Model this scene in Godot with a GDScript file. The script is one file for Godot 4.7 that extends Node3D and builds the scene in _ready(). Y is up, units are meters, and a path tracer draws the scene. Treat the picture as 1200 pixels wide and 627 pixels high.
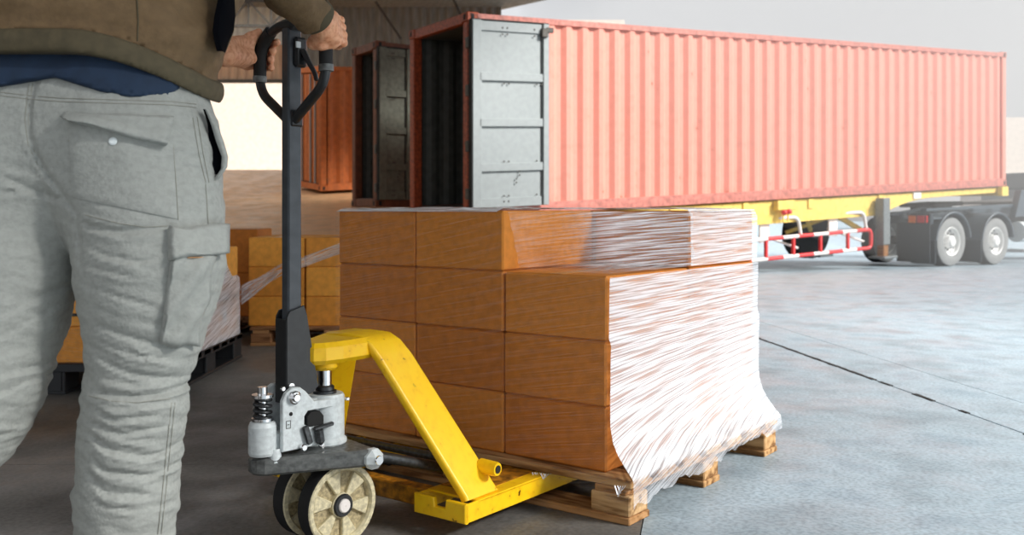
extends Node3D

const F := 1138.0      # focal length in pixels of the 1200 x 627 frame
const EYE := 0.85      # height of the lens above the floor
const HOR := 246.5     # picture row of the horizon

var mats := {}
var rng := RandomNumberGenerator.new()
var used_names := {}


# ------------------------------------------------------------------ mesh builder
class MB:
	var v := PackedVector3Array()
	var n := PackedVector3Array()
	var t := PackedVector2Array()
	var c := PackedColorArray()
	var i := PackedInt32Array()
	var colored := false

	func add(p: Vector3, nn: Vector3, uv := Vector2.ZERO, col := Color.WHITE) -> int:
		v.append(p); n.append(nn); t.append(uv); c.append(col)
		return v.size() - 1

	func tri(a: int, b: int, d: int) -> void:
		# front faces run clockwise: the geometric cross product must look away from the normal
		var cr := (v[b] - v[a]).cross(v[d] - v[a])
		if cr.dot(n[a] + n[b] + n[d]) > 0.0:
			i.append(a); i.append(d); i.append(b)
		else:
			i.append(a); i.append(b); i.append(d)

	func face(pts: Array, nn: Vector3) -> void:
		var tx: Vector3 = (pts[1] - pts[0]).normalized()
		var ty := nn.cross(tx)
		var first := v.size()
		for p in pts:
			add(p, nn, Vector2(tx.dot(p), ty.dot(p)))
		for k in range(1, pts.size() - 1):
			tri(first, first + k, first + k + 1)

	func flat(pts: Array, inside: Vector3) -> void:
		var nn: Vector3 = (pts[1] - pts[0]).cross(pts[2] - pts[0]).normalized()
		var mid := Vector3.ZERO
		for p in pts:
			mid += p
		if nn.dot(mid / pts.size() - inside) < 0.0:
			nn = -nn
		face(pts, nn)

	func cbox(ctr: Vector3, size: Vector3, b := 0.0, bs := Basis()) -> void:
		var h := size * 0.5
		b = minf(b, minf(h.x, minf(h.y, h.z)) * 0.9)
		for ax in 3:
			var u := (ax + 1) % 3
			var w := (ax + 2) % 3
			for s in [-1.0, 1.0]:
				var q := []
				for e in [[-1, -1], [1, -1], [1, 1], [-1, 1]]:
					var p := Vector3.ZERO
					p[ax] = s * h[ax]; p[u] = e[0] * (h[u] - b); p[w] = e[1] * (h[w] - b)
					q.append(ctr + bs * p)
				var nn := Vector3.ZERO
				nn[ax] = s
				face(q, (bs * nn).normalized())
		if b <= 0.0:
			return
		for ax in 3:
			var u := (ax + 1) % 3
			var w := (ax + 2) % 3
			for su in [-1.0, 1.0]:
				for sw in [-1.0, 1.0]:
					var q := []
					for e in [[-1, 0], [1, 0], [1, 1], [-1, 1]]:
						var p := Vector3.ZERO
						p[ax] = e[0] * (h[ax] - b)
						p[u] = su * (h[u] - (b if e[1] == 1 else 0.0))
						p[w] = sw * (h[w] - (0.0 if e[1] == 1 else b))
						q.append(ctr + bs * p)
					var nn := Vector3.ZERO
					nn[u] = su; nn[w] = sw
					face(q, (bs * nn).normalized())
		for sx in [-1.0, 1.0]:
			for sy in [-1.0, 1.0]:
				for sz in [-1.0, 1.0]:
					var s := Vector3(sx, sy, sz)
					var q := []
					for ax in 3:
						var p := s * (h - Vector3(b, b, b))
						p[ax] = s[ax] * h[ax]
						q.append(ctr + bs * p)
					face(q, (bs * s).normalized())

	# a bar of rectangular section between two points
	func bar(a: Vector3, b: Vector3, wide: float, thick: float, bevel := 0.0, up := Vector3.UP) -> void:
		var x := (b - a).normalized()
		if absf(x.dot(up)) > 0.98:
			up = Vector3.RIGHT
		var z := x.cross(up).normalized()
		var y := z.cross(x)
		cbox((a + b) * 0.5, Vector3((b - a).length(), thick, wide), bevel, Basis(x, y, z))

	func tube(path: Array, rad, seg := 10, caps := true, squash := 1.0) -> void:
		var m := path.size()
		var rows := []
		var tang: Vector3 = (path[1] - path[0]).normalized()
		var nx := tang.cross(Vector3.UP if absf(tang.y) < 0.9 else Vector3.RIGHT).normalized()
		var along := 0.0
		for k in m:
			var t2: Vector3
			if k == 0: t2 = (path[1] - path[0]).normalized()
			elif k == m - 1: t2 = (path[k] - path[k - 1]).normalized()
			else: t2 = (path[k + 1] - path[k - 1]).normalized()
			nx = (nx - t2 * nx.dot(t2)).normalized()
			var ny := t2.cross(nx)
			if k: along += path[k].distance_to(path[k - 1])
			var r: float = rad[k] if rad is Array else rad
			var row := []
			for s in seg + 1:
				var a := TAU * s / seg
				var dir := nx * cos(a) + ny * sin(a) * squash
				row.append(add(path[k] + dir * r, dir.normalized(), Vector2(float(s) / seg, along)))
			rows.append(row)
		for k in m - 1:
			for s in seg:
				tri(rows[k][s], rows[k][s + 1], rows[k + 1][s + 1])
				tri(rows[k][s], rows[k + 1][s + 1], rows[k + 1][s])
		if caps:
			for e in [[0, -1.0], [m - 1, 1.0]]:
				var k: int = e[0]
				var t2: Vector3 = ((path[1] - path[0]) if k == 0 else (path[k] - path[k - 1])).normalized() * e[1]
				var first := add(path[k], t2)
				var ring := []
				for s in seg + 1:
					ring.append(add(v[rows[k][s]], t2))
				for s in seg:
					tri(first, ring[s], ring[s + 1])

	# profile of (radius, y), turned about the local y axis; each profile segment has its own normal
	func lathe(prof: Array, seg: int, xf := Transform3D(), smooth := false) -> void:
		var m := prof.size()
		for k in m - 1:
			var p0: Vector2 = prof[k]
			var p1: Vector2 = prof[k + 1]
			var ns := [Vector2(p1.y - p0.y, p0.x - p1.x).normalized()]
			ns.append(ns[0])
			if smooth:
				for e in 2:
					var a: Vector2 = prof[maxi(k + e - 1, 0)]
					var b: Vector2 = prof[mini(k + e + 1, m - 1)]
					ns[e] = Vector2(b.y - a.y, a.x - b.x).normalized()
			var ring0 := []
			var ring1 := []
			for s in seg + 1:
				var an := TAU * s / seg
				var cs := cos(an)
				var sn := sin(an)
				ring0.append(add(xf * Vector3(p0.x * cs, p0.y, p0.x * sn), (xf.basis * Vector3(ns[0].x * cs, ns[0].y, ns[0].x * sn)).normalized(), Vector2(an, p0.y)))
				ring1.append(add(xf * Vector3(p1.x * cs, p1.y, p1.x * sn), (xf.basis * Vector3(ns[1].x * cs, ns[1].y, ns[1].x * sn)).normalized(), Vector2(an, p1.y)))
			for s in seg:
				if p0.x > 1e-6: tri(ring0[s], ring0[s + 1], ring1[s + 1] if p1.x > 1e-6 else ring1[s])
				if p1.x > 1e-6: tri(ring0[s], ring1[s + 1], ring1[s])

	# polygon in local x,y pushed along local z from z0 to z1, with small chamfers
	func prism(poly: Array, z0: float, z1: float, xf := Transform3D(), b := 0.0) -> void:
		var pl := PackedVector2Array(poly)
		if Geometry2D.is_polygon_clockwise(pl):
			pl.reverse()
		var m := pl.size()
		var inn := PackedVector2Array()
		var outn := []
		for k in m:
			var e: Vector2 = (pl[(k + 1) % m] - pl[k]).normalized()
			outn.append(Vector2(e.y, -e.x))
		for k in m:
			var n0: Vector2 = outn[(k - 1 + m) % m]
			var n1: Vector2 = outn[k]
			var mm := (n0 + n1)
			mm = mm / maxf(mm.length_squared() * 0.5, 0.3)
			inn.append(pl[k] - mm * b)
		var ids := Geometry2D.triangulate_polygon(inn)
		for e in [[z0, -1.0], [z1, 1.0]]:
			var nn: Vector3 = (xf.basis * Vector3(0, 0, e[1])).normalized()
			var first := v.size()
			for p in inn:
				add(xf * Vector3(p.x, p.y, e[0]), nn, p)
			for k in range(0, ids.size(), 3):
				tri(first + ids[k], first + ids[k + 1], first + ids[k + 2])
		var lo := minf(z0, z1) + b
		var hi := maxf(z0, z1) - b
		for k in m:
			var a := pl[k]
			var d := pl[(k + 1) % m]
			var nn: Vector3 = (xf.basis * Vector3(outn[k].x, outn[k].y, 0)).normalized()
			face([xf * Vector3(a.x, a.y, lo), xf * Vector3(d.x, d.y, lo), xf * Vector3(d.x, d.y, hi), xf * Vector3(a.x, a.y, hi)], nn)
			if b > 0.0:
				var a2 := inn[k]
				var d2 := inn[(k + 1) % m]
				for e in [[lo, minf(z0, z1), -1.0], [hi, maxf(z0, z1), 1.0]]:
					face([xf * Vector3(a.x, a.y, e[0]), xf * Vector3(d.x, d.y, e[0]), xf * Vector3(d2.x, d2.y, e[1]), xf * Vector3(a2.x, a2.y, e[1])], (xf.basis * Vector3(outn[k].x, outn[k].y, e[2])).normalized())

	# a grid of points (rows of equal length) as one smooth sheet
	func sheet(rows: Array, uvs: Array = [], cols: Array = []) -> void:
		var h := rows.size()
		var w: int = rows[0].size()
		var base := v.size()
		for y in h:
			for x in w:
				var dx: Vector3 = rows[y][mini(x + 1, w - 1)] - rows[y][maxi(x - 1, 0)]
				var dy: Vector3 = rows[mini(y + 1, h - 1)][x] - rows[maxi(y - 1, 0)][x]
				var nn := dx.cross(dy).normalized()
				add(rows[y][x], nn, uvs[y][x] if uvs else Vector2(x, y), cols[y][x] if cols else Color.WHITE)
		if cols: colored = true
		for y in h - 1:
			for x in w - 1:
				var a := base + y * w + x
				tri(a, a + 1, a + w + 1)
				tri(a, a + w + 1, a + w)

	func mesh() -> ArrayMesh:
		var arr := []
		arr.resize(Mesh.ARRAY_MAX)
		arr[Mesh.ARRAY_VERTEX] = v
		arr[Mesh.ARRAY_NORMAL] = n
		arr[Mesh.ARRAY_TEX_UV] = t
		if colored: arr[Mesh.ARRAY_COLOR] = c
		arr[Mesh.ARRAY_INDEX] = i
		var m := ArrayMesh.new()
		m.add_surface_from_arrays(Mesh.PRIMITIVE_TRIANGLES, arr)
		return m


# ------------------------------------------------------------------ scene helpers
func numbered(called: String) -> String:
	if not used_names.has(called):
		used_names[called] = 0
		return called
	used_names[called] += 1
	return "%s_%03d" % [called, used_names[called]]

func put(called: String, mb, m: Material, parent: Node = self, xf := Transform3D()) -> MeshInstance3D:
	var o := MeshInstance3D.new()
	o.mesh = mb.mesh() if mb is MB else mb
	o.material_override = m
	o.name = numbered(called) if parent == self else called
	o.transform = xf
	parent.add_child(o, true)
	return o

func thing(called: String, label: String, category: String, group := "", xf := Transform3D()) -> Node3D:
	var o := Node3D.new()
	o.name = numbered(called)
	o.transform = xf
	add_child(o, true)
	tag(o, label, category, group)
	return o

func tag(o: Node, label: String, category: String, group := "", kind := "") -> void:
	if label: o.set_meta("label", label)
	if category: o.set_meta("category", category)
	if group: o.set_meta("group", group)
	if kind: o.set_meta("kind", kind)

func struct(called: String, mb, m: Material, label: String, category: String, parent: Node = self) -> MeshInstance3D:
	var o := put(called, mb, m, parent)
	tag(o, label, category, "", "structure")
	return o

func px(x: float, y: float, d: float) -> Vector3:
	return Vector3((x - 600.0) / F * d, EYE - (y - HOR) / F * d, -d)

func W(x: float, h: float, d: float) -> Vector3:
	return Vector3(x, h, -d)

# a polyline with its corners rounded
func rounded(pts: Array, r: float, steps := 5) -> Array:
	var out := [pts[0]]
	for k in range(1, pts.size() - 1):
		var p: Vector3 = pts[k]
		var a: Vector3 = pts[k - 1] - p
		var b: Vector3 = pts[k + 1] - p
		var ra := minf(r, a.length() * 0.48)
		var rb := minf(r, b.length() * 0.48)
		var p0 := p + a.normalized() * ra
		var p1 := p + b.normalized() * rb
		for s in steps + 1:
			var q := float(s) / steps
			out.append(p0.lerp(p, q).lerp(p.lerp(p1, q), q))
	out.append(pts[-1])
	return out

# ------------------------------------------------------------------ materials
func noise_tex(sd: int, freq: float, stops: Array, size := 512, oct := 4, kind := FastNoiseLite.TYPE_SIMPLEX_SMOOTH, normal := false, strength := 4.0) -> NoiseTexture2D:
	var nz := FastNoiseLite.new()
	nz.seed = sd
	nz.noise_type = kind
	nz.frequency = freq
	nz.fractal_octaves = oct
	var tx := NoiseTexture2D.new()
	tx.width = size
	tx.height = size
	tx.seamless = true
	tx.generate_mipmaps = false
	tx.noise = nz
	if normal:
		tx.as_normal_map = true
		tx.bump_strength = strength
	elif stops:
		var g := Gradient.new()
		var offs := PackedFloat32Array()
		var cl := PackedColorArray()
		for s in stops:
			offs.append(s[0]); cl.append(s[1])
		g.offsets = offs
		g.colors = cl
		tx.color_ramp = g
	return tx

func rgb(r: float, g: float, b: float) -> Color:
	return Color(r / 255.0, g / 255.0, b / 255.0)

func mat(col: Color, rough := 0.6, metal := 0.0, spec := 0.5) -> StandardMaterial3D:
	var m := StandardMaterial3D.new()
	m.albedo_color = col
	m.roughness = rough
	m.metallic = metal
	m.metallic_specular = spec
	return m

# colour broken up by a noise that multiplies it, with a little relief; local triplanar
func grained(col: Color, rough: float, lo: float, scale: Vector3, sd: int, bump := 0.0, metal := 0.0, freq := 0.02, oct := 5) -> StandardMaterial3D:
	var m := mat(col, rough, metal)
	m.albedo_texture = noise_tex(sd, freq, [[0.0, Color(lo, lo, lo)], [0.45, Color(lerpf(lo, 1, .6), lerpf(lo, 1, .6), lerpf(lo, 1, .6))], [0.8, Color.WHITE]], 512, oct)
	m.uv1_triplanar = true
	m.uv1_scale = scale
	if bump > 0.0:
		m.heightmap_enabled = true
		m.heightmap_texture = noise_tex(sd + 7, freq * 2.0, [], 512, 4)
		m.heightmap_scale = bump
	return m

# ------------------------------------------------------------------ the place
var LOAD := Transform3D(Basis(Vector3(0.604, 0, -0.797), Vector3.UP, Vector3(0.797, 0, 0.604)), Vector3(0.319, 0, -2.614))

func make_materials() -> void:
	var m: StandardMaterial3D
	# concrete: coarse blotches times fine speckle
	for e in [["concrete", rgb(166, 183, 194), 11], ["shaded_concrete", rgb(114, 112, 109), 21], ["ramp", rgb(250, 198, 146), 31], ["pale_ground", rgb(206, 198, 188), 41]]:  # darker slab tone carries the bay shade, ramp tone the warm flare
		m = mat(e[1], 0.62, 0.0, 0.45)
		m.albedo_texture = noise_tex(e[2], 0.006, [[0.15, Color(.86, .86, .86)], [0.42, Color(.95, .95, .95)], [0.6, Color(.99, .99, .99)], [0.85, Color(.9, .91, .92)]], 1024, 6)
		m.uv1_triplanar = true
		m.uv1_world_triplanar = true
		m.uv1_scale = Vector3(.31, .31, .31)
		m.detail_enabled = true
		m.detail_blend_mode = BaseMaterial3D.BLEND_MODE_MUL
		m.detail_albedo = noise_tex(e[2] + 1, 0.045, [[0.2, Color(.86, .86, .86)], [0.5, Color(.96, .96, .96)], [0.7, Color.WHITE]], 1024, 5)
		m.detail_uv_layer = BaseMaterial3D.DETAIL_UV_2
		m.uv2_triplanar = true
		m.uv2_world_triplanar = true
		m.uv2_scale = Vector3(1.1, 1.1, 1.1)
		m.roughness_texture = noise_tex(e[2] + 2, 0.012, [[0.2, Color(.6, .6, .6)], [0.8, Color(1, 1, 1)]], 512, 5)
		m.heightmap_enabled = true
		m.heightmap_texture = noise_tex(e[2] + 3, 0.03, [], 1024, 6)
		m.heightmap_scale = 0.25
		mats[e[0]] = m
	mats.tar = grained(rgb(34, 33, 32), .8, .5, Vector3(3, 3, 3), 51)
	mats.siding = grained(rgb(140, 138, 130), .65, .78, Vector3(.6, .12, .6), 61, 0.0, 0.0)
	mats.siding_pale = grained(rgb(222, 224, 218), .6, .85, Vector3(.6, .12, .6), 62)
	mats.siding_tan = grained(rgb(214, 176, 144), .65, .8, Vector3(.6, .12, .6), 63)
	mats.steel_dark = grained(rgb(84, 80, 74), .6, .7, Vector3(1, 1, 1), 64)
	mats.plaster = grained(rgb(228, 214, 202), .9, .93, Vector3(.3, .3, .3), 65)
	# cardboard
	m = grained(rgb(208, 128, 44), .78, .88, Vector3(2.2, 2.2, 2.2), 71, 0.02, 0.0, 0.02, 5)
	mats.card = m
	mats.card_b = grained(rgb(200, 120, 40), .78, .88, Vector3(1.9, 1.9, 1.9), 72, 0.02)
	mats.card_c = grained(rgb(216, 136, 48), .78, .9, Vector3(2.5, 2.5, 2.5), 73, 0.02)
	mats.card_lit = grained(rgb(244, 168, 66), .75, .9, Vector3(2.0, 2.0, 2.0), 75, 0.02)  # lighter card: light falling on the rear stacks put into the colour
	mats.card_lit_b = grained(rgb(232, 154, 58), .75, .88, Vector3(1.8, 1.8, 1.8), 76, 0.02)
	mats.tape = mat(rgb(196, 140, 82), .3)
	mats.paper = grained(rgb(240, 240, 240), .7, .96, Vector3(2, 2, 2), 74)
	# wood of the pallets
	for e in [["wood", rgb(198, 158, 112), 81], ["wood_b", rgb(184, 140, 96), 82], ["wood_c", rgb(208, 172, 128), 83], ["wood_old", rgb(160, 118, 84), 84]]:
		m = mat(e[1], .8, 0, .3)
		m.albedo_texture = noise_tex(e[2], 0.012, [[0.2, Color(.62, .56, .5)], [0.45, Color(.9, .88, .85)], [0.75, Color.WHITE]], 512, 6)
		m.uv1_triplanar = true
		m.uv1_scale = Vector3(4.0, 4.0, .5)
		m.heightmap_enabled = true
		m.heightmap_texture = noise_tex(e[2] + 5, 0.02, [], 512, 5)
		m.heightmap_scale = 0.06
		mats[e[0]] = m
	# stretch film: clear sheet whose gathered layers show as pale streaks
	for e in [["film_dense", .30, .96, .22, .66, 91, Vector3(.26, 13.0, 1)], ["film_mid", .08, .80, .28, .72, 92, Vector3(.3, 15.0, 1)], ["film_thin", .0, .12, .42, .86, 93, Vector3(.22, 24.0, 1)]]:
		m = mat(Color(1, 1, 1), .32, 0.0, .55)
		m.transparency = BaseMaterial3D.TRANSPARENCY_ALPHA
		m.albedo_texture = noise_tex(e[5], 0.010, [[e[3], Color(.97, .98, 1, e[1])], [e[4], Color(.97, .98, 1, e[2])]], 1024, 5)
		m.uv1_scale = e[6]
		m.cull_mode = BaseMaterial3D.CULL_DISABLED
		m.vertex_color_use_as_albedo = true
		m.normal_enabled = true
		m.normal_texture = noise_tex(e[5] + 5, 0.012, [], 1024, 5, FastNoiseLite.TYPE_SIMPLEX_SMOOTH, true, 10.0)
		m.normal_scale = .55
		mats[e[0]] = m
	# pallet truck
	m = mat(rgb(255, 206, 22), .36, 0.0, .5)
	m.albedo_texture = noise_tex(101, 0.018, [[0.0, Color(.16, .13, .1)], [0.12, Color(.3, .22, .12)], [0.15, Color(.95, .9, .84)], [0.4, Color(1, .98, .95)], [0.7, Color.WHITE]], 1024, 6)
	m.uv1_triplanar = true
	m.uv1_scale = Vector3(1.4, 1.4, 1.4)
	mats.yellow = m
	mats.worn_yellow = grained(rgb(214, 142, 30), .5, .34, Vector3(2.2, 2.2, 2.2), 103, 0.0, 0.0, .022)
	mats.black = grained(rgb(40, 42, 45), .38, .75, Vector3(3, 3, 3), 104)
	mats.tiller = grained(rgb(74, 80, 87), .42, .8, Vector3(2, 2, 2), 105)
	mats.rubber = mat(rgb(30, 30, 31), .75)
	mats.cast = grained(rgb(228, 236, 238), .42, .86, Vector3(5, 5, 5), 106, .03, .05)
	mats.cast_dark = grained(rgb(128, 131, 130), .5, .6, Vector3(5, 5, 5), 107, .03, .4)
	mats.chrome = mat(rgb(225, 226, 228), .12, 1.0)
	mats.dull_steel = grained(rgb(90, 92, 94), .35, .6, Vector3(6, 6, 6), 108, 0, .8)
	mats.nylon = grained(rgb(232, 221, 184), .45, .72, Vector3(6, 6, 6), 109, .02, 0.0, .02)
	mats.nylon_stain = grained(rgb(196, 180, 140), .55, .6, Vector3(8, 8, 8), 110)
	# plastic pallet
	mats.plastic = mat(rgb(34, 37, 41), .45)
	# containers and trailer
	m = mat(rgb(230, 150, 134), .5, 0, .4)
	m.albedo_texture = noise_tex(121, 0.012, [[0.04, Color(.7, .58, .5)], [0.12, Color(.96, .95, .94)], [0.5, Color.WHITE], [0.8, Color(1, .98, .97)]], 1024, 6)
	m.uv1_triplanar = true
	m.uv1_scale = Vector3(.3, .3, .3)
	mats.coral = m
	mats.coral_rail = grained(rgb(214, 132, 118), .5, .72, Vector3(.8, .8, .8), 123)
	mats.orange_frame = grained(rgb(178, 76, 36), .55, .6, Vector3(1.5, 1.5, 1.5), 124)
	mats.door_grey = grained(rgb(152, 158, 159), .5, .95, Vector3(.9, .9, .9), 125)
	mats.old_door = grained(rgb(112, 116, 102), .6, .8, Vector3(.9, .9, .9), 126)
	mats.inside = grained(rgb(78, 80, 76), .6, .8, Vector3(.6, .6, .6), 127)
	mats.rust = grained(rgb(206, 112, 48), .6, .85, Vector3(.6, .6, .6), 128)
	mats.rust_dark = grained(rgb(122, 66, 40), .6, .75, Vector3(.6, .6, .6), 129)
	mats.gasket = mat(rgb(28, 28, 28), .8)
	mats.chassis = grained(rgb(255, 218, 112), .5, .85, Vector3(.8, .8, .8), 130)
	mats.red_paint = mat(rgb(226, 60, 62), .4)
	mats.white_paint = mat(rgb(238, 232, 228), .45)
	mats.grey_leg = grained(rgb(124, 130, 132), .5, .8, Vector3(2, 2, 2), 131)
	mats.tyre = grained(rgb(62, 66, 70), .85, .7, Vector3(3, 3, 3), 132)
	mats.tyre_wall = grained(rgb(150, 152, 152), .85, .8, Vector3(3, 3, 3), 133)
	mats.rim_white = mat(rgb(226, 226, 224), .4)
	mats.fender = grained(rgb(82, 94, 104), .42, .85, Vector3(2, 2, 2), 134)
	mats.flap = grained(rgb(34, 48, 58), .6, .85, Vector3(2, 2, 2), 135)
	mats.lens_red = mat(rgb(206, 24, 28), .2)
	mats.lens_amber = mat(rgb(250, 120, 20), .2)
	mats.leaf = grained(rgb(120, 150, 70), .7, .7, Vector3(3, 3, 3), 136)

func corr_strip(mb: MB, x0: float, x1: float, pitch: float, depth: float, place: Callable) -> void:
	# trapezoid corrugation between x0 and x1; place(x, bulge, top) gives the point
	var prof := [[0.0, 0.0], [.25, 0.0], [.5, 1.0], [.75, 1.0]]
	var pts := []
	var k := 0
	while true:
		for p in prof:
			var x: float = x0 + (k + p[0]) * pitch
			if x > x1: break
			pts.append([x, p[1] * depth])
		k += 1
		if x0 + k * pitch > x1: break
	pts.append([x1, pts[-1][1]])
	for q in pts.size() - 1:
		var a: Vector3 = place.call(pts[q][0], pts[q][1], false)
		var b: Vector3 = place.call(pts[q + 1][0], pts[q + 1][1], false)
		var c: Vector3 = place.call(pts[q + 1][0], pts[q + 1][1], true)
		var d: Vector3 = place.call(pts[q][0], pts[q][1], true)
		if (b - a).length() < 1e-5: continue
		mb.face([a, b, c, d], (b - a).cross(d - a).normalized())

func ground_h(d: float) -> float:
	return -0.02 * clampf(d - 9.0, 0.0, 20.0)

func slab(poly: Array, thick := 0.06) -> MB:
	# polygon of (X, d) laid on the ground, bending where the yard falls away, with real thickness
	var mb := MB.new()
	var cuts := [-20.0, 9.0, 29.0, 140.0]
	for k in 3:
		var band := PackedVector2Array([Vector2(-90, cuts[k]), Vector2(90, cuts[k]), Vector2(90, cuts[k + 1]), Vector2(-90, cuts[k + 1])])
		for pl in Geometry2D.intersect_polygons(PackedVector2Array(poly), band):
			if pl.size() < 3: continue
			var ids := Geometry2D.triangulate_polygon(pl)
			var nn := Vector3(0, 1, -0.02 if k == 1 else 0.0).normalized()
			for s in [0.0, thick]:
				var first := mb.v.size()
				for p in pl:
					mb.add(W(p.x, ground_h(p.y) - s, p.y), nn if s == 0.0 else -nn, p)
				for q in range(0, ids.size(), 3):
					mb.tri(first + ids[q], first + ids[q + 1], first + ids[q + 2])
			var mid := Vector2.ZERO
			for p in pl: mid += p / pl.size()
			for q in pl.size():
				var a: Vector2 = pl[q]
				var b: Vector2 = pl[(q + 1) % pl.size()]
				mb.flat([W(a.x, ground_h(a.y), a.y), W(b.x, ground_h(b.y), b.y), W(b.x, ground_h(b.y) - thick, b.y), W(a.x, ground_h(a.y) - thick, a.y)], W(mid.x, 0, mid.y))
	return mb

func j0(d: float) -> float: return .335 + (d - 2.54) * .2  # added joint where the shade-darkened slabs end
func j1(d: float) -> float: return 1.63 + (6.51 - d) * .114
func j2(d: float) -> float: return 2.0 + (6.51 - d) * .115

func make_setting() -> void:
	# floor: concrete slabs with open joints over a dark bed
	var fl := Node3D.new()
	fl.name = "floor"
	add_child(fl)
	tag(fl, "grey concrete floor of the loading bay running out into the yard", "floor", "", "structure")
	var bed := slab([Vector2(-16, -9), Vector2(60, -9), Vector2(60, 110), Vector2(-16, 110)], .02)
	var bo := put("bed", bed, mats.tar, fl)
	bo.position.y = -.055
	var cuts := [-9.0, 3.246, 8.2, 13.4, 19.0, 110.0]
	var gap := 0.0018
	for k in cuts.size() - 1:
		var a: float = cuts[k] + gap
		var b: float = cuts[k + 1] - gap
		put("slab", slab([Vector2(-16, a), Vector2(j0(a) - gap, a), Vector2(j0(b) - gap, b), Vector2(-16, b)]), mats.shaded_concrete, fl)  # slabs darkened in colour to imitate shade under the roof
	put("slab", slab([Vector2(j0(-9) + gap, -9), Vector2(j1(-9) - .005, -9), Vector2(j1(110) - .005, 110), Vector2(j0(110) + gap, 110)]), mats.concrete, fl)
	put("slab", slab([Vector2(j1(-9) + .005, -9), Vector2(j2(-9) - .0025, -9), Vector2(j2(110) - .0025, 110), Vector2(j1(110) + .005, 110)]), mats.concrete, fl)
	put("slab", slab([Vector2(j2(-9) + .0025, -9), Vector2(60, -9), Vector2(60, 110), Vector2(j2(110) + .0025, 110)]), mats.concrete, fl)
	# crumbling tar in the wide joint
	var nz := FastNoiseLite.new()
	nz.seed = 5
	nz.frequency = 3.0
	var d := 2.6
	var tar := MB.new()
	while d < 12.0:
		var l := .05 + .05 * absf(nz.get_noise_1d(d * 3.1))
		var solid := d > 4.9 or nz.get_noise_1d(d * 1.7) > .12
		if solid:
			var wd := .020 + .018 * maxf(0.0, nz.get_noise_1d(d * 5.0 + 40))
			tar.cbox(W(j1(d) + .006 * nz.get_noise_1d(d * 7.0), ground_h(d) - .002, d), Vector3(wd, .01, l), .002, Basis(Vector3.UP, .114))
		d += l
	put("joint_filler", tar, mats.tar, fl)
	# the ramp at the far left, warm flare glow put into its colour
	var rp := MB.new()
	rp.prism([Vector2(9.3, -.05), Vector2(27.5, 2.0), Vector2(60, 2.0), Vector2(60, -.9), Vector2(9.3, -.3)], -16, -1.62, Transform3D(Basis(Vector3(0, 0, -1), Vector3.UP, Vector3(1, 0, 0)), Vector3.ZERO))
	struct("ramp", rp, mats.ramp, "concrete ramp with warm flare glow in its colour, rising towards the bright doorway", "ramp")
	# far wall of vertical siding with a tall doorway
	var wall := Node3D.new()
	wall.name = "wall_far"
	add_child(wall)
	tag(wall, "grey corrugated metal wall behind the containers", "wall", "", "structure")
	var wd := 27.0
	for e in [[-16.0, -9.2, -.4, 4.43, "siding"], [-6.38, -.3, -.4, 4.43, "siding"], [-16.0, -6.0, 4.43, 5.45, "siding_tan"], [-6.0, -.3, 4.43, 7.2, "siding"], [-16.0, -6.0, 5.45, 7.2, "siding_pale"]]:
		var mb := MB.new()
		corr_strip(mb, e[0], e[1], .24, .035, func(x, bu, top): return W(x, e[3] if top else e[2], wd - bu))
		put("cladding", mb, mats[e[4]], wall)
		var back := MB.new()
		back.cbox(W((e[0] + e[1]) / 2, (e[2] + e[3]) / 2, wd + .08), Vector3(e[1] - e[0], e[3] - e[2], .12))
		put("backing", back, mats.steel_dark, wall)
	var rail := MB.new()
	rail.cbox(W(-11.2, 4.43, wd - .06), Vector3(9.8, .09, .12))
	put("door_head", rail, mats.steel_dark, wall)
	# left wall
	var lw := MB.new()
	lw.cbox(Vector3(-15.0, 3.2, -13.5), Vector3(.15, 7.4, 28))
	struct("wall_left", lw, mats.siding, "grey metal side wall of the hall outside the view", "wall")
	# bay roof; unseen eave shaped to cut sun, notch added to light the ramp
	var rf := MB.new()
	rf.prism([Vector2(-16, 2.25), Vector2(9.3, 2.25), Vector2(9.3, -9.0), Vector2(3.9, -9.0), Vector2(3.9, -22.5), Vector2(.917, -26.08), Vector2(-.99, -28.1), Vector2(-2.2, -29.4), Vector2(-16, -29.4), Vector2(-16, -25.6), Vector2(-5.2, -25.6), Vector2(-5.2, -13.0), Vector2(-16, -13.0)], -6.5, -6.62, Transform3D(Basis(Vector3(1, 0, 0), Vector3(0, 0, 1), Vector3(0, -1, 0)), Vector3.ZERO))
	struct("ceiling", rf, mats.siding, "dark metal roof of the loading bay, its unseen outline shaped to steer the light", "roof")
	# trusses under the roof
	for e in [[-16.0, -5.2, 25.8]]:
		var tr := MB.new()
		var y0 := 5.75
		var y1 := 6.42
		tr.bar(W(e[0], y0, e[2]), W(e[1], y0, e[2]), .07, .07)
		tr.bar(W(e[0], y1, e[2]), W(e[1], y1, e[2]), .07, .07)
		var x: float = e[0]
		var up := true
		while x < e[1] - .6:
			tr.bar(W(x, y0 if up else y1, e[2]), W(x + .6, y1 if up else y0, e[2]), .045, .045)
			tr.bar(W(x, y0, e[2]), W(x, y1, e[2]), .04, .04)
			up = not up
			x += .6
		struct("trim_%d" % (1 if e[0] < -10 else 2), tr, mats.steel_dark, "dark steel lattice truss under the roof " + ("above the bright doorway" if e[0] < -10 else "above the containers"), "truss")
	for e in [[px(440, 2, 25.5), px(470, 46, 25.5), "longer"], [px(531, -2, 25.2), px(541, 20, 25.2), "shorter"]]:
		var b := MB.new()
		b.tube([e[0], e[1]], .035, 8)
		struct("trim_%d" % (3 if e[2] == "longer" else 4), b, mats.steel_dark, "thin diagonal steel brace on the grey wall, the %s of two" % e[2], "brace")
	# seen through the doorway; wall added to make the opening brighter than sky
	var pw := MB.new()
	pw.cbox(W(-12, 5, 52), Vector3(36, 12, .5))
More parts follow.
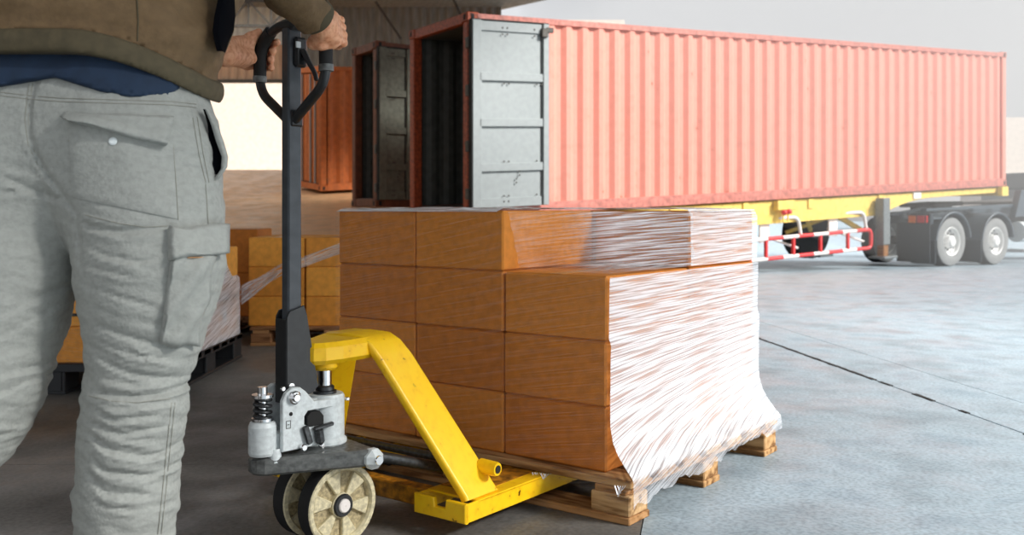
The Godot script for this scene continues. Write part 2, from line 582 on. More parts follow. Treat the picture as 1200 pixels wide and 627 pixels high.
	var pwo := put("building", pw, mats.plaster)
	tag(pwo, "pale wall added outside the far doorway to brighten the opening", "building")
	var bush := thing("shrub", "small green shrub outside the bright far doorway", "shrub", "", Transform3D(Basis(), W(-11.1, 2.0, 42)))
	var lf := MB.new()
	rng.seed = 9
	for k in 160:
		var dir := Vector3(rng.randfn(), absf(rng.randfn()), rng.randfn()).normalized() * rng.randf_range(.25, .6)
		var bs := Basis(Vector3(rng.randfn(), rng.randfn(), rng.randfn()).normalized(), rng.randf() * TAU)
		lf.cbox(dir * Vector3(1.5, .7, 1) + Vector3(0, .05, 0), Vector3(.22, .015, .1), 0, bs)
	var fo := put("foliage", lf, mats.leaf, bush)
	fo.set_meta("kind", "stuff")

func make_flare_haze() -> void:
	# fog added in place of the flare wash, thickest above the trailer front
	for e in [[Vector3(13.5, 4.6, -15.0), Vector3(27, 11, 20), .042]]:
		var fv := FogVolume.new()
		fv.name = numbered("flare_haze")
		fv.shape = RenderingServer.FOG_VOLUME_SHAPE_ELLIPSOID
		fv.size = e[1]
		fv.position = e[0]
		var fm := FogMaterial.new()
		fm.density = e[2]
		fm.albedo = Color(.97, .97, .97)
		fv.material = fm
		add_child(fv)
		tag(fv, "", "", "", "stuff")

# ------------------------------------------------------------------ the loaded pallet
const BOX_H := 0.18325
const PAL_H := 0.117

func box_proto(size: Vector3, m: Material, tape_dir := 0) -> Dictionary:
	# a closed carton: body, four flap edges on top, a strip of tape along the seam
	var b := MB.new()
	b.cbox(Vector3(0, size.y / 2 - .0014, 0), Vector3(size.x, size.y - .0028, size.z), .005)
	var f1 := MB.new()
	f1.cbox(Vector3(0, size.y - .0028, size.z * .25), Vector3(size.x - .012, .003, size.z * .5 - .008), .001)
	var f2 := MB.new()
	f2.cbox(Vector3(0, size.y - .0028, -size.z * .25), Vector3(size.x - .012, .003, size.z * .5 - .008), .001)
	var t := MB.new()
	t.cbox(Vector3(0, size.y - .0010, 0), Vector3(size.x - .012, .0006, .05))
	return {"body": b.mesh(), "flap_a": f1.mesh(), "flap_b": f2.mesh(), "tape": t.mesh(), "mat": m}

func place_box(p: Dictionary, m: Material, xf: Transform3D, label: String, group: String) -> Node3D:
	var o := thing("cardboard_box", label, "box", group, xf)
	put("body", p.body, m, o)
	put("flap", p.flap_a, m, o)
	put("flap", p.flap_b, m, o)
	put("tape", p.tape, mats.tape, o)
	return o

func L(u: float, h: float, w: float) -> Vector3:
	return Vector3(u, h, -w)

func wooden_pallet(len_u: float, len_w: float, height: float, xf: Transform3D, label: String, ms: Array, blocks_u: Array, group := "") -> Node3D:
	# local x = u (fork direction), local z = -w; boards are children
	var o := thing("wooden_pallet", label, "pallet", group, xf)
	var bw := .10
	var th := .020
	rng.seed = 77
	# bottom boards along w
	for u in blocks_u:
		var mb := MB.new()
		mb.cbox(L(u, th / 2, len_w / 2), Vector3(bw + .012, th, len_w), .003)
		put("bottom_board", mb, mats[ms[rng.randi() % ms.size()]], o)
	# blocks
	for u in blocks_u:
		for wv in [.065, len_w / 2, len_w - .065]:
			var mb := MB.new()
			mb.cbox(L(u, th + (height - 3 * th) / 2, wv), Vector3(bw, height - 3 * th, .125), .004)
			put("block", mb, mats[ms[rng.randi() % ms.size()]], o)
	# stringers along u
	for wv in [.065, len_w / 2, len_w - .065]:
		var mb := MB.new()
		mb.cbox(L((blocks_u[0] + blocks_u[2]) / 2, height - th * 1.5, wv), Vector3(blocks_u[2] - blocks_u[0] + bw, th, .10), .003)
		put("stringer", mb, mats[ms[rng.randi() % ms.size()]], o)
	# deck boards along w
	var n := 7
	for k in n:
		var mb := MB.new()
		var step := (len_u - .105) / (n - 1)
		mb.cbox(L(.0525 + k * step, height - th / 2, len_w / 2), Vector3(.105, th, len_w + .004), .003)
		put("deck_board", mb, mats[ms[rng.randi() % ms.size()]], o)
	return o

func make_load() -> void:
	var cols := ["left", "middle", "right"]
	var ms := [mats.card, mats.card_b, mats.card_c]
	wooden_pallet(1.02, 1.22, PAL_H, LOAD, "pale wooden pallet under the film-wrapped carton stack, lifted by the yellow pallet truck", ["wood", "wood_b", "wood_c"], [.05, .50, .967])
	var size := Vector3(.50, BOX_H, .358)
	var proto := box_proto(size, mats.card)
	rng.seed = 4
	var ords := ["top", "second", "third", "bottom"]
	for layer in 4:
		for row in 2:
			for col in 3:
				if layer == 3 and row == 0 and col == 2: continue
				var w: float = [1.006, .643, .280][col]
				var u: float = [.29, .797][row]
				var jit := Vector3(rng.randf_range(-.003, .003), 0, rng.randf_range(-.0012, .0012))
				if layer == 0: jit.x *= .3
				var bs := Basis(Vector3.UP, rng.randf_range(-.003, .003))
				var xf := LOAD * Transform3D(bs, L(u, PAL_H + .0004 + layer * BOX_H, w) + jit)
				var lab := "brown carton in the wrapped stack, %s layer, %s column of the %s row" % [ords[3 - layer], cols[col], ["front", "back"][row]]
				place_box(proto, ms[(layer * 5 + row + col * 2) % 3], xf, lab, "cartons wrapped on the lifted pallet")
	# stretch film
	var film := thing("stretch_film", "clear stretch film wound round the carton stack, whitish on its right side", "plastic film", "", LOAD)
	var nz := FastNoiseLite.new()
	nz.seed = 21
	nz.frequency = 4.0
	var top := PAL_H + 4 * BOX_H
	# right side: from the top of the stack down over the pallet edge
	var prof := [] # (h, w)
	for e in [[top + .004, .105], [top - .02, .094], [top - BOX_H + .006, .094], [top - BOX_H - .004, .090], [top - 2 * BOX_H + .01, .092], [top - 2 * BOX_H - .01, .086], [.30, .088], [.25, .083], [.21, .068], [.18, .048], [.15, .02], [.128, -.004], [.117, -.009], [.09, -.010], [.06, -.010], [.038, -.009]]:
		prof.append(e)
	var fine := []
	for k in prof.size() - 1:
		var steps := maxi(1, int((prof[k][0] - prof[k + 1][0]) / .03))
		for s in steps:
			fine.append([lerpf(prof[k][0], prof[k + 1][0], float(s) / steps), lerpf(prof[k][1], prof[k + 1][1], float(s) / steps)])
	fine.append(prof[-1])
	var rows := []
	var uvs := []
	var cl := []
	for e in fine:
		var r := []
		var ru := []
		var rc := []
		for k in 49:
			var s := k / 48.0
			var u: float = lerpf(.034, 1.058, s)
			var h: float = e[0]
			var w: float = e[1]
			if h > top - BOX_H:   # the corner carton is missing in the top layer: the film starts at the rear carton
				u = lerpf(.535, 1.058, s)
			var flare := clampf((.28 - h) / .16, 0, 1)
			u = lerpf(u, lerpf(-.006, 1.03, s), flare)
			if h < .1: # ragged lower edge
				h = lerpf(h, h + .035 * (0.5 + nz.get_noise_2d(u * 2.0, 3.0)) + .03 * s, clampf((.1 - h) / .06, 0, 1))
			w -= .004 * absf(nz.get_noise_2d(u * 1.5, h * 6.0)) + .003
			r.append(L(u, h, w))
			ru.append(Vector2(u + h * .15, h - u * (.02 + .30 * clampf((.5 - h) / .4, 0, 1))))
			var al := lerpf(.80, 1.0, clampf((.62 - h) / .35, 0, 1))
			if h < .118: al = .45
			rc.append(Color(1, 1, 1, al))
		rows.append(r); uvs.append(ru); cl.append(rc)
	# rows above the step and below it are separate sheets
	var cut := 0
	for k in fine.size():
		if fine[k][0] > top - BOX_H: cut = k
	var sh := MB.new()
	sh.sheet(rows.slice(0, cut + 1), uvs.slice(0, cut + 1), cl.slice(0, cut + 1))
	sh.sheet(rows.slice(cut + 1), uvs.slice(cut + 1), cl.slice(cut + 1))
	put("side_sheet", sh, mats.film_dense, film)
	# the film bridging the missing corner carton: from the front carton to the rear one
	for pass_n in 1:
		var br := []
		var bu := []
		var bc := []
		for y in 9:
			var r := []
			var ru := []
			var rc := []
			for x in 25:
				var s := x / 24.0
				var h := top - .004 - y / 8.0 * (BOX_H - .012)
				var u := lerpf(.05, .545, s) + (.06 * y / 8.0 * (1 - s))
				var w := lerpf(.455, .088, pow(s, 1.25)) + (.012 if pass_n else 0.0) + .01 * nz.get_noise_2d(s * 2.5, y * .3 + pass_n * 9)
				r.append(L(u, h, w))
				ru.append(Vector2(s * .7 + pass_n * .37, h + s * (.22 if pass_n else -.05)))
				rc.append(Color(1, 1, 1, clampf(.24 + 1.1 * smoothstep(.25, .8, s), 0, 1)))  # pale base alpha also stands in for glare on the film
			br.append(r); bu.append(ru); bc.append(rc)
		var bm := MB.new()
		bm.sheet(br, bu, bc)
		put("bridge_sheet", bm, mats.film_mid, film)
	# over the top of the lower corner carton
	var lid := MB.new()
	var lr := []
	var lu := []
	var lc := []
	for y in 7:
		var r := []
		var ru := []
		var rc := []
		for x in 17:
			var u := lerpf(.036, .55, x / 16.0)
			var w := lerpf(.455, .09, y / 6.0)
			r.append(L(u, top - BOX_H + .006 + .004 * absf(nz.get_noise_2d(u * 3, w * 3)), w))
			ru.append(Vector2(u, w * .4))
			rc.append(Color(1, 1, 1, clampf(.15 + .85 * smoothstep(.0, .6, x / 16.0 + y / 12.0 - .3), 0, 1)))
		lr.append(r); lu.append(ru); lc.append(rc)
	lid.sheet(lr, lu, lc)
	put("shelf_sheet", lid, mats.film_mid, film)
	# front sheet (fork side) in two planes: thin and almost invisible
	for e in [[.86, 1.19, top], [.464, .86, top], [.092, .464, top - BOX_H]]:
		var fr := []
		var fu := []
		for y in 13:
			var r := []
			var ru := []
			for x in 9:
				var w := lerpf(e[0], e[1], x / 8.0)
				var h := lerpf(e[2] - .002, PAL_H + .012, y / 12.0)
				r.append(L(.032 - .001 * absf(nz.get_noise_2d(w * 3, h * 5)), h, w))
				ru.append(Vector2(w, h + w * .18))
			fr.append(r); fu.append(ru)
		var fm := MB.new()
		fm.sheet(fr, fu)
		put("front_sheet", fm, mats.film_thin, film)
	# film gathered over the top edges
	var tp := MB.new()
	var tr := []
	var tu := []
	var tc := []
	for y in 15:
		var r := []
		var ru := []
		var rc := []
		for x in 31:
			var u := lerpf(.034, 1.058, x / 30.0)
			var w := lerpf(1.188, .094, y / 14.0)
			var hole: bool = u < .55 and w < .455
			var h := top + .004 + .012 * maxf(0.0, nz.get_noise_2d(u * 1.6, w * 1.6) + .15)
			if x == 0 or y == 14: h = top - .004
			r.append(L(u, h, w))
			ru.append(Vector2(w, u * .3))
			rc.append(Color(1, 1, 1, 0.0 if hole else .95))
		tr.append(r); tu.append(ru); tc.append(rc)
	for y in 14:
		for x in 30:
			if tc[y][x].a > 0 and tc[y + 1][x + 1].a > 0 and tc[y][x + 1].a > 0 and tc[y + 1][x].a > 0:
				tp.sheet([[tr[y][x], tr[y][x + 1]], [tr[y + 1][x], tr[y + 1][x + 1]]], [[tu[y][x], tu[y][x + 1]], [tu[y + 1][x], tu[y + 1][x + 1]]])
	put("top_sheet", tp, mats.film_dense, film)
	# the corner of the pallet below: a loose end of film round the front block
	var ce := MB.new()
	var cr := []
	var cu := []
	for y in 7:
		var r := []
		var ru := []
		for x in 13:
			var s := x / 12.0
			var h := lerpf(.128, .05, y / 6.0)
			var p := L(lerpf(-.006, .0, s), h, lerpf(-.006, .33, s))
			p.y = lerpf(p.y, .118 - .022 * y / 6.0, s)
			p.x += .02 * s * (y / 6.0)
			r.append(p)
			ru.append(Vector2(s * .4, h * .6 + s * .1))
		cr.append(r); cu.append(ru)
	ce.sheet(cr, cu)
	put("loose_end", ce, mats.film_thin, film)
	# small torn tufts
	for e in [[.0, .098, .30, .02], [.0, .10, .27, .016], [-.008, .11, .02, .03]]:
		var tf := MB.new()
		for k in 5:
			var a := L(e[0] - .004 - .004 * k, e[1], e[2] + .006 * (k - 2))
			var b: Vector3 = a + Vector3(-.006 * (k % 3), -e[3] * (.5 + .2 * (k % 3)), .006 * (k - 2))
			tf.bar(a, b, .004, .0006)
		put("torn_tuft", tf, mats.film_dense, film)

# ------------------------------------------------------------------ stacks behind
func make_stacks() -> void:
	# far stack on a wooden pallet
	# local x points away from the camera, local z to the right
	var far := wooden_pallet(.82, 1.02, .118, Transform3D(Basis(Vector3.UP, PI / 2 + .02), W(-.62, 0, 6.1)), "weathered wooden pallet under the unwrapped cartons behind the pallet truck handle", ["wood_old", "wood_b"], [.05, .41, .767])
	var bsz := Vector3(.36, .187, .352)
	var pr := box_proto(bsz, mats.card)
	var ords := ["bottom", "middle", "top"]
	for layer in 3:
		for c in 3:
			for r in 2:
				if r == 1 and c == 2: continue
				var x := -1.672 + .18 + c * .362
				var d := 6.32 + r * .37
				place_box(pr, [mats.card_lit, mats.card_lit_b][(layer + c + r) % 2], Transform3D(Basis(Vector3.UP, PI / 2 + .015 + .006 * ((layer * 7 + c) % 3 - 1)), W(x, .1184 + layer * .1872, d)),
					"orange-brown carton on the weathered pallet behind the handle, %s layer, %s, %s row" % [ords[layer], ["left end", "middle column", "right end"][c], ["front", "rear"][r]], "cartons on the far wooden pallet")
	# a wall of brown cartons further left, mostly hidden
	for k in 2:
		place_box(box_proto(Vector3(.42, .30, .5), mats.card_b), mats.card_b, Transform3D(Basis(Vector3.UP, .05), W(-1.98, ground_h(6.9) + .118 + k * .3004, 6.95)), "shaded carton between the two stacks at the left, %s one" % ["lower", "upper"][k], "shaded cartons at the left")
	wooden_pallet(.6, .62, .118, Transform3D(Basis(Vector3.UP, .05), W(-2.26, 0, 6.64)), "old wooden pallet under the shaded cartons at the left", ["wood_old"], [.05, .3, .55])
	# left stack: black plastic pallet with film-wrapped cartons
	var bx := Transform3D(Basis(Vector3.UP, 0.0), W(-2.68, 0, 5.62))   # local x right 1.12, local z towards camera 1.14
	var pp := thing("plastic_pallet", "black plastic pallet under the film-wrapped cartons behind the person", "pallet", "", bx)
	var pw := 1.12
	var pl := 1.14
	for x in [.06, pw / 2, pw - .06]:
		for z in [.08, pl / 2, pl - .08]:
			var f := MB.new()
			# hollow foot: two fins and a sloped web
			f.cbox(Vector3(x - .045, .06, z), Vector3(.02, .10, .15), .003)
			f.cbox(Vector3(x + .045, .06, z), Vector3(.02, .10, .15), .003)
			f.cbox(Vector3(x, .06, z - .065), Vector3(.09, .10, .02), .003)
			f.cbox(Vector3(x, .06, z + .065), Vector3(.09, .10, .02), .003)
			f.bar(Vector3(x, .02, z + .05), Vector3(x, .10, z), .07, .01)
			put("foot", f, mats.plastic, pp)
	for x in [.06, pw / 2, pw - .06]:
		var s := MB.new()
		s.cbox(Vector3(x, .008, pl / 2), Vector3(.12, .016, pl), .003)
		put("skid", s, mats.plastic, pp)
	for k in 8:
		var s := MB.new()
		s.cbox(Vector3(pw / 2, .126, .06 + k * (pl - .12) / 7), Vector3(pw, .03, .11), .004)
		put("deck_slat", s, mats.plastic, pp)
	var rim := MB.new()
	for e in [[Vector3(pw / 2, .122, pl - .006), Vector3(pw, .038, .012)], [Vector3(pw - .006, .122, pl / 2), Vector3(.012, .038, pl)], [Vector3(pw / 2, .122, .006), Vector3(pw, .038, .012)], [Vector3(.006, .122, pl / 2), Vector3(.012, .038, pl)]]:
		rim.cbox(e[0], e[1], .003)
	put("rim", rim, mats.plastic, pp)
	var bs2 := Vector3(.36, .168, .352)
	var pr2 := box_proto(bs2, mats.card_c)
	for layer in 3:
		for c in 3:
			for r in 3:
				if layer == 2 and r == 0: continue
				var p := Vector3(.2 + c * .362, .1412 + layer * .1682, pl - .03 - .18 - r * .362)
				if r == 1 and c == 1: continue
				place_box(pr2, [mats.card_lit, mats.card_lit_b][(layer + c + r) % 2], bx * Transform3D(Basis(Vector3.UP, PI / 2), p),
					"carton on the black plastic pallet, %s layer, %s, %s row" % [ords[layer], ["left column", "middle column", "right column"][c], ["front", "middle", "rear"][r]], "wrapped cartons on the black pallet")
	# white address sheets on the right side
	for e in [[.62, .40, .17, .26, "larger", "nearer the camera"], [.30, .50, .09, .09, "small", "upper rear"], [.30, .28, .07, .09, "small", "lower rear"]]:
		var s := MB.new()
		s.cbox(Vector3(1.1065, e[1], e[0]), Vector3(.001, e[3], e[2]))
		var so := put("paper_sheet", s, mats.paper, self, bx)
		tag(so, "white paper sheet on the wrapped carton side at the left, %s, %s" % [e[4], e[5]], "paper")
	# dark strap round the cartons
	var st := MB.new()
	st.cbox(Vector3(.56, .365, pl - .0255), Vector3(1.09, .014, .002))
	st.cbox(Vector3(1.1065, .365, pl / 2 - .0), Vector3(.002, .014, pl - .07))
	var sto := put("packing_strap", st, mats.gasket, self, bx)
	tag(sto, "dark strap round the cartons behind the person", "strap")
	# film on the right side
	var film := thing("stretch_film", "cloudy stretch film over the cartons on the black plastic pallet", "plastic film", "", bx)
	var nz := FastNoiseLite.new()
	nz.seed = 3
	nz.frequency = 3.0
	var rows := []
	var uvs := []
	for y in 15:
		var r := []
		var ru := []
		for x in 21:
			var s := x / 20.0
			var z := lerpf(pl - .024, .03, s)
			var topz := lerpf(.652, .652, s) if z > .41 else lerpf(.49, .652, smoothstep(.12, .41, z))
			var h := lerpf(topz, .13, y / 14.0)
			var xx := 1.112 + .006 * absf(nz.get_noise_2d(z * 2, h * 4))
			if y == 0: xx -= .05
			r.append(Vector3(xx, h + (0.012 if y == 0 else 0.0), z))
			ru.append(Vector2(z, h + z * .2))
		rows.append(r); uvs.append(ru)
	var mb := MB.new()
	mb.sheet(rows, uvs)
	put("side_sheet", mb, mats.film_dense, film)
	rows = []
	uvs = []
	for y in 9:
		var r := []
		var ru := []
		for x in 15:
			var xx := lerpf(.012, 1.116, x / 14.0)
			var h := lerpf(.652, .135, y / 8.0)
			r.append(Vector3(xx, h, pl - .0215 + .003 * absf(nz.get_noise_2d(xx * 2, h * 4))))
			ru.append(Vector2(xx, h + xx * .1))
		rows.append(r); uvs.append(ru)
	mb = MB.new()
	mb.sheet(rows, uvs)
	put("front_sheet", mb, mats.film_thin, film)
	# the twisted tail of film running to the lifted load
	var tail := MB.new()
	var a := px(283, 346, 5.5)
	var b := px(330, 316, 4.9)
	var c := px(402, 290, 3.5)
	for k in 9:
		var path := []
		for q in 21:
			var s := q / 20.0
			var p := a.lerp(b, s * 2) if s < .5 else b.lerp(c, s * 2 - 1)
			var sp := lerpf(.040, .016, s)
			p += Vector3(0, sp * sin(k * 1.7 + s * 5.0), sp * cos(k * 2.3 + s * 4.0))
			path.append(p)
		tail.tube(path, .0028, 5, true, .35)
	var ty := []
	var tuv := []
	for q in 21:
		var s := q / 20.0
		var p := a.lerp(b, s * 2) if s < .5 else b.lerp(c, s * 2 - 1)
		var sp := lerpf(.055, .02, s)
		var tw := Vector3(0, cos(s * 3.0), sin(s * 3.0)) * sp
		ty.append([p - tw, p - tw * .3 + Vector3(0, 0, .01), p + tw * .3, p + tw])
		tuv.append([Vector2(s, 0), Vector2(s, .03), Vector2(s, .06), Vector2(s, .1)])
	tail.sheet(ty, tuv)
	var to := put("film_tail", tail, mats.film_mid)
	tag(to, "twisted tail of clear film stretched between the left stack and the lifted load", "plastic film")

# ------------------------------------------------------------------ the pallet truck
func loft(mb: MB, secs: Array, caps := true) -> void:
	# rings of equal point count, smooth along and round
	var m := secs.size()
	var k: int = secs[0].size()
	var base := mb.v.size()
	for r in m:
		var ctr := Vector3.ZERO
		for p in secs[r]: ctr += p / k
		for s in k + 1:
			var p: Vector3 = secs[r][s % k]
			var ds: Vector3 = secs[r][(s + 1) % k] - secs[r][(s - 1 + k) % k]
			var dr: Vector3 = secs[mini(r + 1, m - 1)][s % k] - secs[maxi(r - 1, 0)][s % k]
			var nn := ds.cross(dr).normalized()
			if nn.dot(p - ctr) < 0: nn = -nn
			mb.add(p, nn, Vector2(float(s) / k, r))
	for r in m - 1:
		for s in k:
			var a := base + r * (k + 1) + s
			mb.tri(a, a + 1, a + k + 2)
			mb.tri(a, a + k + 2, a + k + 1)
	if caps:
		for e in [0, m - 1]:
			var other: int = 1 if e == 0 else m - 2
			var ctr := Vector3.ZERO
			var oc := Vector3.ZERO
			for p in secs[e]: ctr += p / k
			for p in secs[other]: oc += p / k
			mb.flat(secs[e], oc)

func rrect(ctr: Vector3, ax: Vector3, ay: Vector3, w: float, h: float, r: float) -> Array:
	var out := []
	for q in [[1, 1, 0.0], [-1, 1, PI / 2], [-1, -1, PI], [1, -1, 3 * PI / 2]]:
		for s in 4:
			var a: float = q[2] + s / 3.0 * PI / 2
			out.append(ctr + ax * (q[0] * (w / 2 - r) + cos(a) * r) + ay * (q[1] * (h / 2 - r) + sin(a) * r))
	return out

func make_wheel(mb_face: MB, mb_tyre: MB, mb_hub: MB, mb_cap: MB, mb_stain: MB, r: float, wd: float, up_y: Vector3, ctr: Vector3) -> void:
	# up_y: axle direction, towards the visible face
	var x := up_y.cross(Vector3.UP).normalized()
	var xf := Transform3D(Basis(x, up_y, x.cross(up_y)), ctr)
	mb_tyre.lathe([Vector2(r * .90, -wd / 2), Vector2(r * .97, -wd / 2), Vector2(r, -wd * .44), Vector2(r, wd * .36), Vector2(r * .985, wd * .44)], 48, xf)
	# rim ring and recessed web
	mb_face.lathe([Vector2(r * .985, wd * .44), Vector2(r * .96, wd / 2), Vector2(r * .86, wd / 2), Vector2(r * .82, wd * .36), Vector2(r * .80, wd * .12), Vector2(r * .30, wd * .12), Vector2(r * .30, wd * .42), Vector2(r * .28, wd * .46)], 48, xf)
	mb_face.lathe([Vector2(r * .28, -wd * .46), Vector2(r * .30, -wd * .12), Vector2(r * .80, -wd * .12), Vector2(r * .82, -wd * .36), Vector2(r * .90, -wd / 2)], 48, xf)
	# raised pads between the spokes' grooves: six wedge spokes
	for k in 6:
		var a := TAU * k / 6 + .22
		var half := .27
		var poly := []
		poly.append(Vector2(r * .29 * cos(a - half * .8), r * .29 * sin(a - half * .8)))
		for s in 5:
			var b := a - half + half * 2 * s / 4.0
			poly.append(Vector2(r * .81 * cos(b), r * .81 * sin(b)))
		poly.append(Vector2(r * .29 * cos(a + half * .8), r * .29 * sin(a + half * .8)))
		mb_face.prism(poly, wd * .10, wd * .34, xf * Transform3D(Basis(Vector3(1, 0, 0), Vector3(0, 0, 1), Vector3(0, 1, 0)), Vector3.ZERO), r * .02)
	mb_stain.lathe([Vector2(r * .805, wd * .121), Vector2(r * .70, wd * .124), Vector2(r * .36, wd * .124), Vector2(r * .303, wd * .121)], 48, xf)
	mb_hub.lathe([Vector2(r * .27, wd * .3), Vector2(r * .27, wd * .5), Vector2(r * .25, wd * .56), Vector2(r * .18, wd * .56), Vector2(r * .18, wd * .46), Vector2(0, wd * .46)], 32, xf)
	mb_cap.lathe([Vector2(r * .165, wd * .44), Vector2(r * .165, wd * .60), Vector2(r * .14, wd * .66), Vector2(r * .02, wd * .665), Vector2(r * .015, wd * .64), Vector2(0, wd * .64)], 24, xf)

func make_truck() -> void:
	var o := thing("pallet_truck", "yellow hand pallet truck with black tiller and cream wheels under the wrapped load", "pallet truck", "", LOAD)
	var inv := LOAD.affine_inverse()
	var S := inv * Transform3D(Basis(Vector3(.694, 0, -.72), Vector3.UP, Vector3(.72, 0, .694)), Vector3(-.483, 0, -2.506))
	# --- forks
	for e in [[.276, .456, 1.0], [.88, 1.06, -1.0]]:
		var w0: float = e[0]
		var w1: float = e[1]
		var f := MB.new()
		f.cbox(L(.31, .0895, (w0 + w1) / 2), Vector3(1.24, .007, .18), .002)
		for w in [w0 + .004, w1 - .004]:
			f.cbox(L(.29, .0675, w), Vector3(1.30, .049, .008), .002)
		f.prism([Vector2(.93, w0), Vector2(.93, w1), Vector2(1.0, w1 - .04), Vector2(1.0, w0 + .04)], .05, .092, Transform3D(Basis(Vector3(1, 0, 0), Vector3(0, 0, -1), Vector3(0, 1, 0)), Vector3.ZERO), .003)
		put("fork", f, mats.yellow, o)
		# notched end plate
		var ep := MB.new()
		var a: float = w0
		var sgn := 1.0
		if e[2] < 0:
			a = w1
			sgn = -1.0
		var poly := []
		for q in [[0.0, .042], [0.0, .094], [.067, .094], [.071, .071], [.106, .071], [.110, .094], [.18, .094], [.18, .042]]:
			poly.append(Vector2(-(a + sgn * q[0]), q[1]))
		ep.prism(poly, -.362, -.348, Transform3D(Basis(Vector3(0, 0, 1), Vector3.UP, Vector3(1, 0, 0)), Vector3.ZERO), .0025)
		put("fork_end_plate", ep, mats.yellow, o)
		# load roller under the fork tip
		var lr := MB.new()
		lr.tube([L(.85, .037, (w0 + w1) / 2 - .035), L(.85, .037, (w0 + w1) / 2 + .035)], .036, 20)
		put("load_roller", lr, mats.nylon, o)
		# worn deck of the fork where loads slide
		var dk := MB.new()
		dk.cbox(L(-.09, .0934, (w0 + w1) / 2 + .02 * sgn), Vector3(.34, .0012, .128))
		put("worn_deck", dk, mats.worn_yellow, o)
	# --- cross beam
	var cb := MB.new()
	cb.cbox(L(-.30, .069, .78), Vector3(.05, .048, .66), .004)
	cb.cbox(L(-.30, .069, 1.075), Vector3(.10, .05, .05), .006)
	put("cross_beam", cb, mats.worn_yellow, o)
	# --- two sloping legs
	for e in [[.302, .528, 1.0], [.918, .692, -1.0]]:
		var wb: float = e[0]
		var wt: float = e[1]
		var mid := .61
		var pts := [L(-.27, .090, wb), L(-.273, .10, wb + (wt - wb) * .02), L(-.388, .455, lerpf(wb, wt, .90)), L(-.408, .492, lerpf(wb, wt, .985)), L(-.418, .506, wt + (mid - wt) * .22), L(-.42, .508, mid)]
		var secs := []
		for k in pts.size():
			var tg: Vector3 = (pts[mini(k + 1, pts.size() - 1)] - pts[maxi(k - 1, 0)]).normalized()
			var side := (Vector3(1, 0, 0) - tg * tg.x * .0).normalized()
			var nrm := side.cross(tg).normalized()
			secs.append(rrect(pts[k], side, nrm, lerpf(.138, .122, clampf(k / 3.0, 0, 1)), .026, .010))
		var lg := MB.new()
		loft(lg, secs)
		put("leg", lg, mats.yellow, o)
		# axle boss
		var bs := MB.new()
		var wv: float = wb + (.028 if e[2] > 0 else -.028)
		var d: float = -.058 * e[2]
		bs.tube([L(-.232, .158, wv), L(-.232, .158, wv + d * .9), L(-.232, .158, wv + d)], [.021, .0195, .017], 22)
		put("axle_boss", bs, mats.yellow, o)
		var pin := MB.new()
		pin.tube([L(-.232, .158, wv + d * .9), L(-.232, .158, wv + d * 1.03)], .011, 16)
		put("axle_pin", pin, mats.gasket, o)
	# rod between the bosses
	var rod := MB.new()
	rod.tube([L(-.232, .158, .31), L(-.232, .158, .91)], .012, 14)
	put("rocker_shaft", rod, mats.dull_steel, o)
	# --- cap over the piston
	var cap := MB.new()
	var cp := []
	for q in [[-.35, .532], [-.35, .688], [-.47, .700], [-.555, .655], [-.615, .625], [-.638, .598], [-.642, .572], [-.632, .546], [-.605, .530], [-.555, .522], [-.47, .522]]:
		cp.append(Vector2(q[0], -q[1]))
	cap.prism(cp, .458, .514, Transform3D(Basis(Vector3(1, 0, 0), Vector3(0, 0, 1), Vector3(0, 1, 0)), Vector3.ZERO), .012)
	cap.lathe([Vector2(.028, .440), Vector2(.034, .447), Vector2(.036, .462)], 28, S)
	cap.lathe([Vector2(0.0, .440), Vector2(.028, .440)], 28, S)
	put("lift_cap", cap, mats.yellow, o)
	var zz := MB.new()
	zz.lathe([Vector2(.006, 0), Vector2(.006, .008), Vector2(.003, .014), Vector2(0, .014)], 12, S * Transform3D(Basis(Vector3(1, 0, 0), -PI / 2 - .0), Vector3(-.034, .449, .012)))
	put("grease_nipple", zz, mats.chrome, o)
	# --- pump
	var pump := MB.new()
	pump.lathe([Vector2(.052, .250), Vector2(.056, .254), Vector2(.056, .262), Vector2(.050, .268), Vector2(.050, .372), Vector2(.046, .379), Vector2(0, .379)], 36, S)
	pump.cbox(S * Vector3(-.06, .315, 0), Vector3(.10, .120, .06), .006, S.basis)
	put("pump_body", pump, mats.cast, o)
	var pl := MB.new()
	pl.prism([Vector2(-.158, .262), Vector2(-.158, .385), Vector2(-.148, .404), Vector2(-.130, .415), Vector2(-.108, .414), Vector2(-.092, .402), Vector2(-.066, .374), Vector2(-.01, .372), Vector2(-.01, .352), Vector2(-.085, .352), Vector2(-.095, .34), Vector2(-.095, .318), Vector2(-.06, .312), Vector2(-.06, .262)], .036, .050, S, .002)
	put("bracket", pl, mats.cast, o)
	var pl2 := MB.new()
	pl2.prism([Vector2(-.158, .262), Vector2(-.158, .385), Vector2(-.148, .404), Vector2(-.130, .415), Vector2(-.108, .414), Vector2(-.092, .402), Vector2(-.066, .374), Vector2(-.01, .372), Vector2(-.01, .262)], -.050, -.036, S, .002)
	put("bracket", pl2, mats.cast, o)
	# dark pocket with a valve lever
	var pk := MB.new()
	pk.prism([Vector2(-.088, .312), Vector2(-.088, .338), Vector2(-.078, .348), Vector2(-.052, .348), Vector2(-.040, .334), Vector2(-.040, .312)], .030, .0515, S)
	put("valve_pocket", pk, mats.gasket, o)
	var vl := MB.new()
	vl.bar(S * Vector3(-.10, .318, .058), S * Vector3(-.086, .272, .060), .010, .016, .003)
	vl.bar(S * Vector3(-.075, .306, .058), S * Vector3(-.015, .312, .058), .012, .010, .003)
	vl.bar(S * Vector3(-.06, .306, .058), S * Vector3(-.055, .268, .06), .02, .022, .005)
	put("valve_lever", vl, mats.dull_steel, o)
